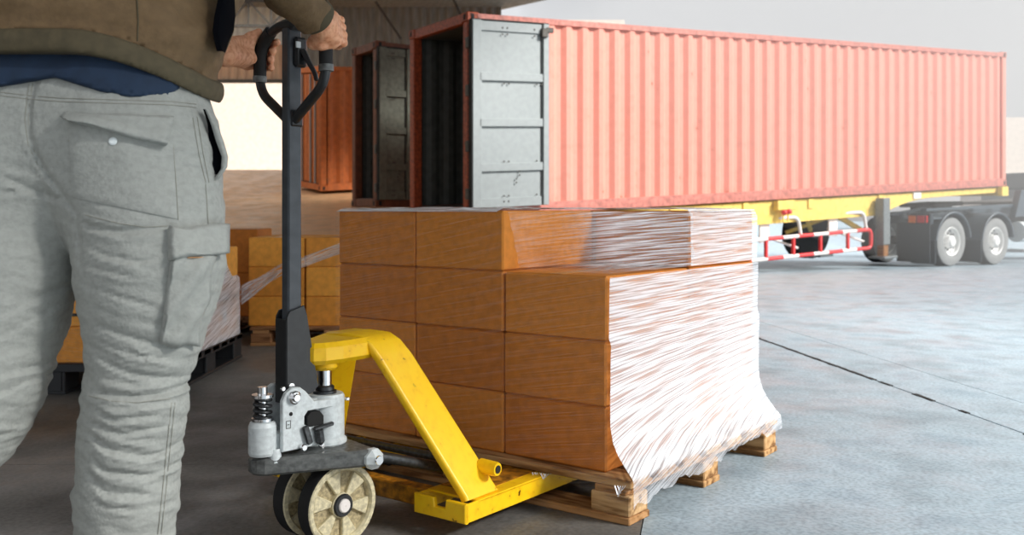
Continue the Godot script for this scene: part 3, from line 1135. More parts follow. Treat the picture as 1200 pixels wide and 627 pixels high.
	var bolts := [[Vector3(-.128, .392, .05), .017, .012], [Vector3(-.128, .392, .058), .011, .010], [Vector3(-.104, .266, .052), .009, .012], [Vector3(-.052, .262, .055), .007, .012], [Vector3(-.155, .416, .044), .006, .006], [Vector3(.046, .362, .03), .005, .008]]
	for b in bolts:
		var bm := MB.new()
		bm.lathe([Vector2(b[1], 0), Vector2(b[1], b[2] * .7), Vector2(b[1] * .75, b[2]), Vector2(0, b[2])], 16, S * Transform3D(Basis(Vector3(1, 0, 0), PI / 2), b[0]))
		put("bolt", bm, mats.chrome, o)
	var hole := MB.new()
	hole.lathe([Vector2(.005, 0), Vector2(.005, .0012), Vector2(0, .0012)], 14, S * Transform3D(Basis(Vector3(1, 0, 0), PI / 2), Vector3(-.135, .352, .0500)))
	put("pin_hole", hole, mats.gasket, o)
	var emb := MB.new()
	for q in [[-.142, .336, .012, .002], [-.142, .318, .012, .002], [-.148, .327, .002, .02], [-.136, .327, .002, .02], [-.142, .327, .006, .002]]:
		emb.cbox(S * Vector3(q[0], q[1], .0503), Vector3(q[2], q[3], .001), 0, S.basis)
	put("cast_mark", emb, mats.cast_dark, o)
	# collar and piston
	var col := MB.new()
	col.lathe([Vector2(.030, .379), Vector2(.030, .386), Vector2(.024, .388), Vector2(.024, .397), Vector2(.019, .400), Vector2(0, .400)], 24, S)
	put("piston_collar", col, mats.dull_steel, o)
	var pis := MB.new()
	pis.lathe([Vector2(.0175, .398), Vector2(.0175, .445)], 28, S)
	put("piston", pis, mats.chrome, o)
	# plunger with spring
	var pc := S * Transform3D(Basis(), Vector3(-.188, 0, .008))
	var pb := MB.new()
	pb.lathe([Vector2(.031, .255), Vector2(.034, .262), Vector2(.034, .325), Vector2(.030, .335), Vector2(.022, .338), Vector2(0, .338)], 28, pc)
	pb.cbox(S * Vector3(-.15, .285, 0), Vector3(.06, .05, .06), .006, S.basis)
	pb.tube([pc * Vector3(.02, .268, .02), pc * Vector3(.02, .236, .025)], .016, 16)
	put("plunger_housing", pb, mats.cast, o)
	var sp := []
	for k in 49:
		var a := k / 48.0 * TAU * 3.5
		sp.append(pc * Vector3(.020 * cos(a), .342 + .052 * k / 48.0, .020 * sin(a)))
	var spm := MB.new()
	spm.tube(sp, .0045, 8)
	put("spring", spm, mats.dull_steel, o)
	var ws := MB.new()
	for h in [.338, .395]:
		ws.lathe([Vector2(0, h), Vector2(.026, h), Vector2(.026, h + .007), Vector2(0, h + .007)], 24, pc)
	ws.lathe([Vector2(.012, .338), Vector2(.012, .42), Vector2(0, .42)], 18, pc)
	put("plunger", ws, mats.chrome, o)
	# base plate with rounded ears
	var hullp := []
	for q in [[-.17, 0.0, .045], [.0, .0, .075], [.035, .118, .026], [.035, -.118, .026]]:
		for s in 14:
			hullp.append(Vector2(q[0] + q[2] * cos(TAU * s / 14), q[1] + q[2] * sin(TAU * s / 14)))
	var hull := Geometry2D.convex_hull(PackedVector2Array(hullp))
	hull.remove_at(hull.size() - 1)
	var bp := MB.new()
	bp.prism(Array(hull), -.250, -.208, S * Transform3D(Basis(Vector3(1, 0, 0), Vector3(0, 0, 1), Vector3(0, -1, 0)), Vector3.ZERO), .006)
	put("base_plate", bp, mats.cast_dark, o)
	for s in [-1.0, 1.0]:
		var er := MB.new()
		er.cbox(S * Vector3(.046, .226, s * .140), Vector3(.052, .050, .050), .016, S.basis)
		put("link_ear", er, mats.cast, o)
		var eb := MB.new()
		eb.lathe([Vector2(.012, 0), Vector2(.011, .004), Vector2(0, .004)], 16, S * Transform3D(Basis(Vector3(1, 0, 0), s * PI / 2), Vector3(.046, .226, s * .165)))
		put("link_pin", eb, mats.chrome, o)
	# push rods towards the forks
	for e in [[.128, .40, .014], [.10, .455, .012], [-.12, .80, .014]]:
		var lk := MB.new()
		lk.tube([S * Vector3(.05, .222, e[0]), S * Vector3(.09, .219, e[0]), L(-.235, .135, e[1]), L(-.10, .07, e[1])], e[2], 14)
		put("push_rod", lk, mats.dull_steel, o)
	var rk := MB.new()
	for w in [.40, .455, .80]:
		rk.bar(L(-.232, .165, w), L(-.22, .12, w), .014, .034, .004)
	put("rocker_arm", rk, mats.black, o)
	# steering pedestal and axle
	var ax := MB.new()
	ax.lathe([Vector2(.035, .105), Vector2(.035, .21)], 20, S)
	ax.tube([S * Vector3(0, .105, -.085), S * Vector3(0, .105, .085)], .014, 14)
	put("axle", ax, mats.dull_steel, o)
	for s in [-1.0, 1.0]:
		var wf := MB.new()
		var wt := MB.new()
		var wh := MB.new()
		var wc := MB.new()
		var wst := MB.new()
		# the far wheel shows its inner face, so both faces point to +z
		make_wheel(wf, wt, wh, wc, wst, .105, .05, S.basis.z, S * Vector3(0, .105, s * .056))
		var wn := put("wheel", wf, mats.nylon, o)
		put("tread", wt, mats.rubber, wn)
		put("web_stain", wst, mats.nylon_stain, wn)
		put("bearing_cover", wh, mats.black, wn)
		if s > 0: put("axle_cap", wc, mats.white_paint, wn)
	# --- tiller
	var T := S * Transform3D(Basis(), Vector3(-.100, 0, .0))
	var tb := MB.new()
	tb.cbox(T * Vector3(0, .80, 0), Vector3(.040, 1.02, .032), .004, T.basis)
	put("tiller_tube", tb, mats.tiller, o)
	var br := MB.new()
	for s in [-1.0, 1.0]:
		br.prism([Vector2(-.030, .395), Vector2(-.030, .585), Vector2(-.022, .60), Vector2(.020, .612), Vector2(.028, .59), Vector2(.062, .405), Vector2(.045, .39), Vector2(-.01, .38)], .020 * s, .026 * s, T, .001)
	br.cbox(T * Vector3(-.028, .475, 0), Vector3(.008, .21, .05), .002, T.basis)
	put("tiller_bracket", br, mats.black, o)
	var wr := MB.new()
	wr.lathe([Vector2(.008, 0), Vector2(.008, .006), Vector2(0, .006)], 14, T * Transform3D(Basis(Vector3(1, 0, 0), PI / 2), Vector3(-.02, .415, .026)))
	put("bolt", wr, mats.chrome, o)
	# loop handle: local z of T runs across the handle
	for s in [-1.0, 1.0]:
		var path := rounded([T * Vector3(0, 1.322, 0), T * Vector3(0, 1.315, s * .085), T * Vector3(0, 1.275, s * .145), T * Vector3(0, 1.16, s * .148), T * Vector3(0, 1.075, s * .012)], .045, 6)
		var lp := MB.new()
		lp.tube(path, .0125, 14)
		put("handle_loop", lp, mats.black, o)
		var gp := MB.new()
		var gpath := rounded([T * Vector3(0, 1.310, s * .095), T * Vector3(0, 1.275, s * .145), T * Vector3(0, 1.185, s * .1476)], .035, 6)
		gp.tube(gpath, .0168, 16)
		put("grip", gp, mats.rubber, o)
		var gr := MB.new()
		gr.tube([T * Vector3(0, 1.200, s * .1474), T * Vector3(0, 1.184, s * .1478)], .0182, 16)
		put("grip_collar", gr, mats.cast_dark, o)
	var hd := MB.new()
	hd.cbox(T * Vector3(0, 1.313, 0), Vector3(.044, .030, .06), .008, T.basis)
	put("handle_head", hd, mats.black, o)
	var hj := MB.new()
	hj.cbox(T * Vector3(.004, 1.08, 0), Vector3(.044, .05, .04), .008, T.basis)
	put("handle_joint", hj, mats.black, o)
	var tg := MB.new()
	tg.cbox(T * Vector3(.012, 1.245, .018), Vector3(.036, .075, .02), .006, T.basis)
	tg.tube(rounded([T * Vector3(.016, 1.25, .026), T * Vector3(.022, 1.215, .046), T * Vector3(.026, 1.19, .064), T * Vector3(.026, 1.172, .070)], .02, 4), [.011, .011, .010, .0095, .009, .0088, .0086, .0084, .008, .008, .0078, .0076, .0074, .0072], 10, true, .6)
	put("trigger_lever", tg, mats.black, o)
	var tb2 := MB.new()
	tb2.cbox(T * Vector3(.0, 1.262, .0295), Vector3(.014, .016, .004), .001, T.basis)
	put("trigger_bolt", tb2, mats.cast, o)

# ------------------------------------------------------------------ containers, trailer, tractor
func door_leaf(parent: Node, xf: Transform3D, w: float, h: float, m: Material) -> void:
	# inner side of a container door: recessed panels between stiles and ribs
	var d := put("door", MB_box(Vector3(w / 2, h / 2, 0), Vector3(w, h, .03), .004), m, parent, xf)
	for x in [.065, w - .05]:
		put("stile", MB_box(Vector3(x, h / 2, .022), Vector3(.13 if x < .2 else .09, h, .05), .005), m, d)
	var ys := [.055, .245, .495, .735, .965]   # fractions counted from the foot
	put("rib", MB_box(Vector3(w / 2 - .01, .06, .018), Vector3(w - .22, .12, .036), .004), m, d)
	for f in [.215, .455, .70]:
		put("rib", MB_box(Vector3(w / 2 - .005, f * h, .022), Vector3(w - .20, .105, .05), .006), m, d)
	put("rib", MB_box(Vector3(w / 2 - .01, h - .07, .018), Vector3(w - .22, .12, .036), .004), m, d)
	var rv := MB.new()
	for f in [[.38, .93], [.44, .93], [.38, .965], [.44, .965], [.8, .93], [.8, .965], [.40, .665], [.46, .665], [.83, .665], [.90, .665], [.40, .245], [.46, .245], [.83, .245], [.60, .19], [.60, .17], [.56, .15], [.56, .13], [.40, .06], [.46, .06], [.83, .06], [.40, .03], [.46, .03]]:
		rv.lathe([Vector2(.013, 0), Vector2(.011, .006), Vector2(0, .007)], 8, Transform3D(Basis(Vector3(1, 0, 0), PI / 2), Vector3(f[0] * w, f[1] * h, .036)))
	var ro := put("rivet_rows", rv, mats.steel_dark, d)
	ro.set_meta("kind", "stuff")
	var gk := MB.new()
	gk.cbox(Vector3(-.006, h / 2, .0), Vector3(.02, h + .02, .07), .004)
	gk.cbox(Vector3(w / 2, h + .006, 0), Vector3(w, .018, .07), .004)
	gk.cbox(Vector3(w - .118, h / 2, .006), Vector3(.018, h * .98, .03), .002)
	put("gasket", gk, mats.gasket, d)

func MB_box(c: Vector3, s: Vector3, b := 0.0) -> MB:
	var mb := MB.new()
	mb.cbox(c, s, b)
	return mb

func container(xf: Transform3D, ln: float, wd: float, ht: float, label: String, skin: Material, frame: Material, rail: Material, door_mat: Material, door_w: float, opened: bool, group := "") -> Node3D:
	var o := thing("shipping_container", label, "container", group, xf)
	var in_top := ht - .10
	for e in [["side_panel", 0.0, 1.0], ["side_panel", -wd, -1.0]]:
		var mb := MB.new()
		var z0: float = e[1]
		var sg: float = e[2]
		corr_strip(mb, .16, ln - .16, .278, .040, func(x, bu, top): return Vector3(x, in_top if top else .14, z0 - sg * (.012 + bu)))
		put(e[0], mb, skin, o)
		put("top_rail", MB_box(Vector3(ln / 2, ht - .06, z0 - sg * .03), Vector3(ln - .3, .08, .06), .004), rail, o)
		put("bottom_rail", MB_box(Vector3(ln / 2, .075, z0 - sg * .03), Vector3(ln - .3, .15, .06), .006), rail, o)
	if opened:
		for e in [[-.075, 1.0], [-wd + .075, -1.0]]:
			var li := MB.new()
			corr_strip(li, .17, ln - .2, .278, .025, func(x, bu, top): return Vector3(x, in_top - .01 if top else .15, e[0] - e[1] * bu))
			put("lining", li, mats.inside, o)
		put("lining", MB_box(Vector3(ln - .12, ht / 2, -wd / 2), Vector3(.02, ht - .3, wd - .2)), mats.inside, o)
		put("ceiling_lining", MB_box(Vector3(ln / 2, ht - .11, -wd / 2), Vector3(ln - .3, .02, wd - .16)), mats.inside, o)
	var fe := MB.new()
	corr_strip(fe, -wd + .1, -.1, .25, .04, func(x, bu, top): return Vector3(ln - .03 - bu, in_top if top else .14, x))
	put("end_panel", fe, skin, o)
	put("roof", MB_box(Vector3(ln / 2, ht - .03, -wd / 2), Vector3(ln - .1, .03, wd - .06)), skin, o)
	put("deck", MB_box(Vector3(ln / 2, .10, -wd / 2), Vector3(ln - .1, .08, wd - .1)), mats.steel_dark, o)
	for x in [.075, ln - .075]:
		for z in [-.075, -wd + .075]:
			put("corner_post", MB_box(Vector3(x, ht / 2, z), Vector3(.13, ht - .24, .13), .012), frame if x < 1 else skin, o)
			for y in [.06, ht - .06]:
				var cc := MB.new()
				cc.cbox(Vector3(x + (.012 if x < 1 else -.012), y, z + (-.012 if z > -.2 else .012)), Vector3(.178, .118, .162), .01)
				put("corner_casting", cc, frame if x < 1 else rail, o)
				put("casting_hole", MB_box(Vector3(x, y, z + (.072 if z > -.2 else -.072)), Vector3(.05, .07, .01), .004), mats.gasket, o)
				put("casting_hole", MB_box(Vector3(x + (-.078 if x < 1 else .078), y, z), Vector3(.01, .07, .05), .004), mats.gasket, o)
	put("door_header", MB_box(Vector3(.06, ht - .07, -wd / 2), Vector3(.10, .13, wd - .3), .01), frame, o)
	put("door_sill", MB_box(Vector3(.06, .07, -wd / 2), Vector3(.10, .13, wd - .3), .01), frame, o)
	if opened:
		door_leaf(o, Transform3D(Basis(), Vector3(.0, .115, .085)), door_w, ht - .235, door_mat)
		for y in [.3, .9, 1.6, 2.2]:
			put("hinge", MB_box(Vector3(-.01, y, .03), Vector3(.05, .14, .08), .008), mats.steel_dark, o)
	return o

func truck_wheel(parent: Node, ctr: Vector3, r: float, wd: float) -> Node:
	# axle along local z, visible face towards +z
	var xf := Transform3D(Basis(Vector3(1, 0, 0), PI / 2), ctr)
	var t := MB.new()
	t.lathe([Vector2(r * .60, -wd), Vector2(r * .9, -wd), Vector2(r * .98, -wd * .94), Vector2(r, -wd * .86), Vector2(r, -wd * .12), Vector2(r * .97, -wd * .04)], 40, xf)
	var o := put("wheel", t, mats.tyre, parent)
	var s := MB.new()
	s.lathe([Vector2(r * .97, -wd * .04), Vector2(r * .9, 0.0), Vector2(r * .72, .012), Vector2(r * .62, -.005), Vector2(r * .58, -.012)], 40, xf, true)
	put("sidewall", s, mats.tyre_wall, o)
	var rm := MB.new()
	rm.lathe([Vector2(r * .60, -.01), Vector2(r * .575, .004), Vector2(r * .54, -.004), Vector2(r * .52, -.06), Vector2(r * .40, -.10), Vector2(r * .27, -.09), Vector2(r * .25, .0), Vector2(r * .17, .03), Vector2(0, .035)], 40, xf)
	put("rim", rm, mats.rim_white, o)
	for k in 10:
		var a := TAU * k / 10
		var h := MB.new()
		h.lathe([Vector2(r * .052, 0), Vector2(r * .045, .006), Vector2(0, .006)], 10, xf * Transform3D(Basis(), Vector3(r * .455 * cos(a), -.080, r * .455 * sin(a))))
		put("hand_hole", h, mats.flap, o)
	var nb := MB.new()
	for k in 10:
		var a := TAU * (k + .5) / 10
		nb.lathe([Vector2(.016, 0), Vector2(.016, .03), Vector2(0, .03)], 6, xf * Transform3D(Basis(), Vector3(r * .33 * cos(a), -.10, r * .33 * sin(a))))
	put("wheel_nuts", nb, mats.flap, o)
	return o

func make_yard() -> void:
	var ax := Vector3(.837, .0469, -.547)
	var zx := Vector3(.547, 0, .837)
	var org := W(-.5576, .754, 12.2)
	var C := Transform3D(Basis(ax, Vector3.UP, zx), org)
	var c1 := container(C, 12.14, 1.62, 2.60, "coral red shipping container on the trailer with its pale grey door swung open", mats.coral, mats.orange_frame, mats.coral_rail, mats.door_grey, 1.17, true)
	put("door_latch", MB_box(Vector3(1.08, 2.36, .14), Vector3(.10, .12, .05), .01), mats.steel_dark, c1)
	put("door_latch", MB_box(Vector3(1.17, 2.40, .13), Vector3(.12, .07, .04), .01), mats.steel_dark, c1)
	# second container behind on the left
	var C2 := Transform3D(Basis(Vector3(.837, 0, -.547), Vector3.UP, zx), W(-2.115, .90, 15.1))
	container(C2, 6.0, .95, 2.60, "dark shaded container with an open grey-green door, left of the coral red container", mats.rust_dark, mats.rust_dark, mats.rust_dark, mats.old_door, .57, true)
	# dark underframe that carries it
	var uf := thing("trailer_frame", "dark steel trailer frame under the shaded container with the grey-green door", "trailer", "", C2)
	put("beam", MB_box(Vector3(3.0, -.12, -.25), Vector3(5.9, .22, .12), .01), mats.steel_dark, uf)
	put("beam", MB_box(Vector3(3.0, -.12, -.75), Vector3(5.9, .22, .12), .01), mats.steel_dark, uf)
	for x in [.4, 2.4, 5.0]:
		put("stand", MB_box(Vector3(x, -.60, -.5), Vector3(.14, .76, .7), .01), mats.steel_dark, uf)
	# third: rust coloured container further left, closed doors towards the hall
	var C3 := Transform3D(Basis(Vector3(.837, .0616, -.547), Vector3.UP, Vector3(.547, -.0943, .837)), W(-3.98, 1.245, 20.2))
	var o3 := container(C3, 6.0, 1.55, 2.62, "rust orange container with closed doors, farthest left behind the handle", mats.rust, mats.rust, mats.rust, mats.rust, 1.0, false)
	for z in [-.40, -1.15]:
		var lf := put("door", MB_box(Vector3(.03, 1.31, z), Vector3(.04, 2.3, .72), .006), mats.rust, o3)
		for q in [-.12, .14]:
			var rb := MB.new()
			rb.tube([Vector3(-.02, .15, z + q), Vector3(-.02, 2.45, z + q)], .022, 8)
			put("lock_rod", rb, mats.door_grey, lf)
	# ---------------- trailer under the coral container
	var tr := thing("container_trailer", "yellow skeletal container trailer with red and white striped side guard", "trailer", "", C)
	var sag := func(t: float) -> float: return ground_h(12.2 + .547 * t) - .754 - .0469 * t
	for z in [-.13, -1.22]:
		var bm := MB.new()
		var low := [Vector2(12.05, -.02), Vector2(.3, -.02), Vector2(.3, -.38), Vector2(8.35, -.38)]
		for k in 8:
			var s := k / 7.0
			low.append(Vector2(8.45 + 1.5 * s, lerpf(-.34, -.13, 1.0 - pow(1.0 - s, 2.2))))
		low.append(Vector2(12.05, -.12))
		bm.prism(low, z - .07, z + .07, Transform3D(), .006)
		put("main_beam", bm, mats.chassis, tr)
	for x in [.5, 2.0, 3.5, 5.0, 6.5, 8.3, 12.0]:
		put("cross_member", MB_box(Vector3(x, -.10, -.81), Vector3(.12, .16, 1.55), .006), mats.chassis, tr)
	put("bolster", MB_box(Vector3(5.82, -.095, .0), Vector3(.40, .15, .10), .008), mats.chassis, tr)
	put("bolster", MB_box(Vector3(12.0, -.10, .0), Vector3(.22, .18, .10), .008), mats.chassis, tr)
	put("bolster", MB_box(Vector3(8.36, -.18, -.30), Vector3(.10, .34, .2), .008), mats.chassis, tr)
	for q in [[5.75, -.205], [5.86, -.200]]:
		var g := MB.new()
		g.lathe([Vector2(0, -.045), Vector2(.035, -.035), Vector2(.045, 0), Vector2(.035, .035), Vector2(0, .045)], 12, Transform3D(Basis(Vector3(1, 0, 0), PI / 2), Vector3(q[0], q[1], .06)), true)
		put("air_coupling", g, mats.red_paint, tr)
		put("coupling_pipe", MB_box(Vector3(q[0], q[1] - .08, .04), Vector3(.02, .16, .02)), mats.chassis, tr)
	put("plate", MB_box(Vector3(9.35, -.075, -.050), Vector3(.22, .12, .02), .004), mats.white_paint, tr)
	# side guard: two striped rails with uprights
	for y in [-.605, -.918]:
		var t := 2.9
		var k := 0
		while t < 7.78:
			var t1 := minf(t + .36, 7.78)
			var sg := MB.new()
			sg.tube([Vector3(t, y, .0), Vector3(t1, y, .0)], .032, 12, true)
			put("rail_segment", sg, mats.red_paint if k % 2 else mats.white_paint, tr)
			t = t1
			k += 1
	var be := MB.new()
	be.tube(rounded([Vector3(7.78, -.605, 0), Vector3(7.98, -.605, 0), Vector3(7.98, -.918, 0), Vector3(7.78, -.918, 0)], .1, 6), .032, 12)
	put("rail_end", be, mats.red_paint, tr)
	for t in [3.4, 4.4, 5.4, 6.03, 6.68, 7.37]:
		put("guard_upright", MB_box(Vector3(t, -.76, 0), Vector3(.05, .30, .05), .006), mats.red_paint, tr)
	for t in [5.5, 7.15]:
		put("guard_bracket", MB_box(Vector3(t, -.46, -.13), Vector3(.22, .42, .03), .006), mats.white_paint, tr)
		var hp := MB.new()
		hp.tube(rounded([Vector3(t, -.30, -.12), Vector3(t + .68, -.30, -.03), Vector3(t + .72, -.60, -.01)], .12, 5), .028, 10)
		hp.tube([Vector3(t + .05, -.55, -.28), Vector3(t + .66, -.80, -.02)], .020, 8)
		put("guard_arm", hp, mats.white_paint, tr)
	# landing legs
	for e in [[.06, 0], [-1.10, 1]]:
		var z: float = e[0]
		put("landing_leg", MB_box(Vector3(8.22 if e[1] == 0 else 8.0, -.48, z), Vector3(.19, .80, .17), .012), mats.grey_leg, tr)
		put("leg_foot_tube", MB_box(Vector3(8.22 if e[1] == 0 else 8.0, -.96, z), Vector3(.14, .26, .13), .01), mats.wood_old, tr)
		put("foot_plate", MB_box(Vector3(8.22 if e[1] == 0 else 8.0, -1.09, z), Vector3(.36, .04, .34), .008), mats.grey_leg, tr)
	var sw := MB.new()
	sw.tube([Vector3(7.7, -.66, -1.0), Vector3(7.7, -.66, -1.3)], .46, 28)
	put("spare_wheel", sw, mats.tyre, tr)
	var br := MB.new()
	br.bar(Vector3(7.0, -.36, -.55), Vector3(7.65, -.62, -1.0), .06, .06)
	br.bar(Vector3(7.65, -.36, -.55), Vector3(7.0, -.62, -1.0), .06, .06)
	br.bar(Vector3(7.5, -.36, -.30), Vector3(8.1, -.62, -.30), .07, .07)
	put("brace", br, mats.chassis, tr)
	for t in [1.6, 2.8]:
		var gy: float = sag.call(t)
		for z in [-.12, -1.2]:
			truck_wheel(tr, Vector3(t - .1, gy + .40, z), .40, .26)
		put("axle", MB_box(Vector3(t - .1, gy + .40, -.8), Vector3(.1, .1, 1.0), .01), mats.steel_dark, tr)
		put("spring_hanger", MB_box(Vector3(t - .1, (gy + .40 - .38) / 2, -.42), Vector3(.16, absf(gy + .40 + .38), .10), .01), mats.steel_dark, tr)
	# ---------------- tractor
	var tc := thing("tractor_truck", "dark grey tractor truck coupled under the front of the yellow trailer", "truck", "", C)
	for t in [10.28, 11.72]:
		var gy: float = sag.call(t)
		var cy := gy + .452
		for z in [.03, -1.32]:
			truck_wheel(tc, Vector3(t, cy, z), .45, .30)
		put("axle", MB_box(Vector3(t, cy, -.8), Vector3(.14, .14, 1.0), .01), mats.steel_dark, tc)
		# fender arch
		var fd := MB.new()
		var rows := []
		for k in 15:
			var a := lerpf(PI * .97, PI * .03, k / 14.0)
			var r := .535
			rows.append([Vector3(t + r * cos(a), cy + r * sin(a), .06), Vector3(t + r * cos(a), cy + r * sin(a), -.02), Vector3(t + r * cos(a), cy + r * sin(a), -.5)])
		fd.sheet(rows)
		var rim := []
		for k in 15:
			var a := lerpf(PI * .97, PI * .03, k / 14.0)
			rim.append(Vector3(t + .535 * cos(a), cy + .535 * sin(a), .06))
		fd.tube(rim, .022, 8)
		var rows2 := []
		for k in 15:
			var a := lerpf(PI * .97, PI * .03, k / 14.0)
			rows2.append([Vector3(t + .51 * cos(a), cy + .51 * sin(a), .06), Vector3(t + .51 * cos(a), cy + .51 * sin(a), -.5)])
		fd.sheet(rows2)
		put("fender", fd, mats.fender, tc)
		put("inner_guard", MB_box(Vector3(t - .50, cy - .16, -.22), Vector3(.03, .42, .5), .005), mats.flap, tc)
	var g1: float = sag.call(9.6)
	put("mudflap", MB_box(Vector3(9.60, g1 + .44, -.30), Vector3(.02, .72, .68), .004), mats.flap, tc)
	put("fender_deck", MB_box(Vector3(9.80, g1 + .86, -.26), Vector3(.40, .03, .58), .006), mats.fender, tc)
	put("light_bracket", MB_box(Vector3(9.66, g1 + .86, -.17), Vector3(.10, .20, .42), .01), mats.flap, tc)
	var tl := put("tail_light", MB_box(Vector3(9.585, g1 + .86, -.20), Vector3(.06, .16, .36), .012), mats.gasket, tc)
	put("amber_lens", MB_box(Vector3(9.55, g1 + .86, -.29), Vector3(.02, .13, .15), .006), mats.lens_amber, tl)
	put("red_lens", MB_box(Vector3(9.55, g1 + .86, -.115), Vector3(.02, .13, .15), .006), mats.lens_red, tl)
	put("red_lens", MB_box(Vector3(9.585, g1 + .86, -.012), Vector3(.055, .13, .02), .006), mats.lens_red, tl)
	for z in [-.55, -1.1]:
		put("chassis_rail", MB_box(Vector3(13.2, -.52, z), Vector3(7.2, .22, .09), .01), mats.fender, tc)
	put("fifth_wheel", MB_box(Vector3(10.9, -.30, -.8), Vector3(.9, .08, .8), .02), mats.steel_dark, tc)
	put("fifth_wheel_mount", MB_box(Vector3(10.9, -.38, -.8), Vector3(.5, .14, .6), .02), mats.steel_dark, tc)
	var rd := MB.new()
	rd.bar(Vector3(9.9, -.36, -.3), Vector3(12.9, -.40, -.12), .14, .05)
	rd.bar(Vector3(9.3, -.42, -.55), Vector3(10.0, -.34, -.35), .05, .05)
	put("frame_rod", rd, mats.fender, tc)
	var hose := MB.new()
	for k in 3:
		hose.tube(rounded([Vector3(9.7, -.42, -.5 - .05 * k), Vector3(10.1, -.26 - .02 * k, -.45), Vector3(10.6, -.36, -.6), Vector3(11.3, -.30, -.5)], .2, 5), .02, 6)
	put("air_hose", hose, mats.gasket, tc)
	var cat := MB.new()
	cat.prism([Vector2(12.4, -.62), Vector2(12.62, -.10), Vector2(12.74, -.10), Vector2(12.95, -.62)], -.12, .02, Transform3D(), .01)
	put("step_bracket", cat, mats.fender, tc)
	var tank := MB.new()
	tank.tube([Vector3(12.6, -.92, -.08), Vector3(13.8, -.96, -.08)], .20, 20)
	put("air_tank", tank, mats.cast, tc)
	var g2: float = sag.call(17.0)
	put("cab", MB_box(Vector3(17.4, .55, -.85), Vector3(1.7, 2.3, 1.9), .12), mats.fender, tc)
	put("deck_plate", MB_box(Vector3(14.6, -.36, -.8), Vector3(3.4, .05, 1.4), .01), mats.steel_dark, tc)
	truck_wheel(tc, Vector3(17.4, g2 + .45, .02), .45, .30)
	truck_wheel(tc, Vector3(17.4, g2 + .45, -1.4), .45, .30)
	# things at the right margin, far away
	var lor := thing("parked_lorry", "dark parked lorry far away at the right edge of the picture", "truck", "", Transform3D(Basis(Vector3.UP, .3), W(16.6, ground_h(30), 30.0)))
	put("cargo_body", MB_box(Vector3(0, 2.15, 0), Vector3(2.2, .5, 3.5), .05), mats.flap, lor)
	put("body_side", MB_box(Vector3(0, 1.6, 0), Vector3(2.1, .6, 3.4), .05), mats.fender, lor)
	put("chassis_box", MB_box(Vector3(0, .95, 0), Vector3(1.9, .5, 3.4), .05), mats.flap, lor)
	truck_wheel(lor, Vector3(-.9, .45, 1.2), .45, .3)
	truck_wheel(lor, Vector3(.9, .45, 1.2), .45, .3)
	var hb := MB.new()
	hb.cbox(W(34, 3.0, 62), Vector3(8, 7, 6))
	var hbo := put("building", hb, mats.plaster)
	tag(hbo, "pale hazy building far behind the right end of the container", "building")

# ------------------------------------------------------------------ figure: distance field and surface nets
class Field:
	var a := PackedVector3Array()
	var ab := PackedVector3Array()
	var il := PackedFloat32Array()
	var ra := PackedFloat32Array()
	var rb := PackedFloat32Array()
	var gr := PackedInt32Array()
	var ks := [.02, .02, .02, .02]         # smoothing inside each group
	var join := [0.0, .012, .05, .03]      # smoothing when group g is joined to the groups before it
	var grow := 0.0
	var extra: Callable                    # extra(p, d) -> d
	func bone(p: Vector3, q: Vector3, r0: float, r1: float, g := 0) -> void:
		a.append(p); ab.append(q - p); il.append(1.0 / maxf((q - p).length_squared(), 1e-9)); ra.append(r0); rb.append(r1); gr.append(g)
	func chain(list: Array, g := 0) -> void:   # [[point, radius], ...]
		for k in list.size() - 1:
			bone(list[k][0], list[k + 1][0], list[k][1], list[k + 1][1], g)
	func one(k: int, p: Vector3) -> float:
		var d := p - a[k]
		var t := clampf(d.dot(ab[k]) * il[k], 0.0, 1.0)
		return (d - ab[k] * t).length() - ra[k] - (rb[k] - ra[k]) * t
	func eval(p: Vector3, sel: PackedInt32Array) -> float:
		var gd := [9.0, 9.0, 9.0, 9.0]
		for k in sel:
			var d := one(k, p)
			var g := gr[k]
			var o: float = gd[g]
			var kk: float = ks[g]
			var h := maxf(kk - absf(o - d), 0.0)
			gd[g] = minf(o, d) - h * h / (4.0 * kk)
		var r: float = gd[0]
		for g in range(1, 4):
			if gd[g] > 8.0: continue
			var kk: float = join[g]
			var h := maxf(kk - absf(r - gd[g]), 0.0)
			r = minf(r, gd[g]) - h * h / (4.0 * kk)
		r -= grow
		if extra.is_valid(): r = extra.call(p, r)
		return r
	func all() -> PackedInt32Array:
		return PackedInt32Array(range(a.size()))
	func near(p: Vector3, margin: float) -> PackedInt32Array:
		var ds := []
		var m := 99.0
		for k in a.size():
			var d := one(k, p)
			ds.append(d)
			m = minf(m, d)
		var s := PackedInt32Array()
		for k in a.size():
			if ds[k] < m + margin: s.append(k)
		return s

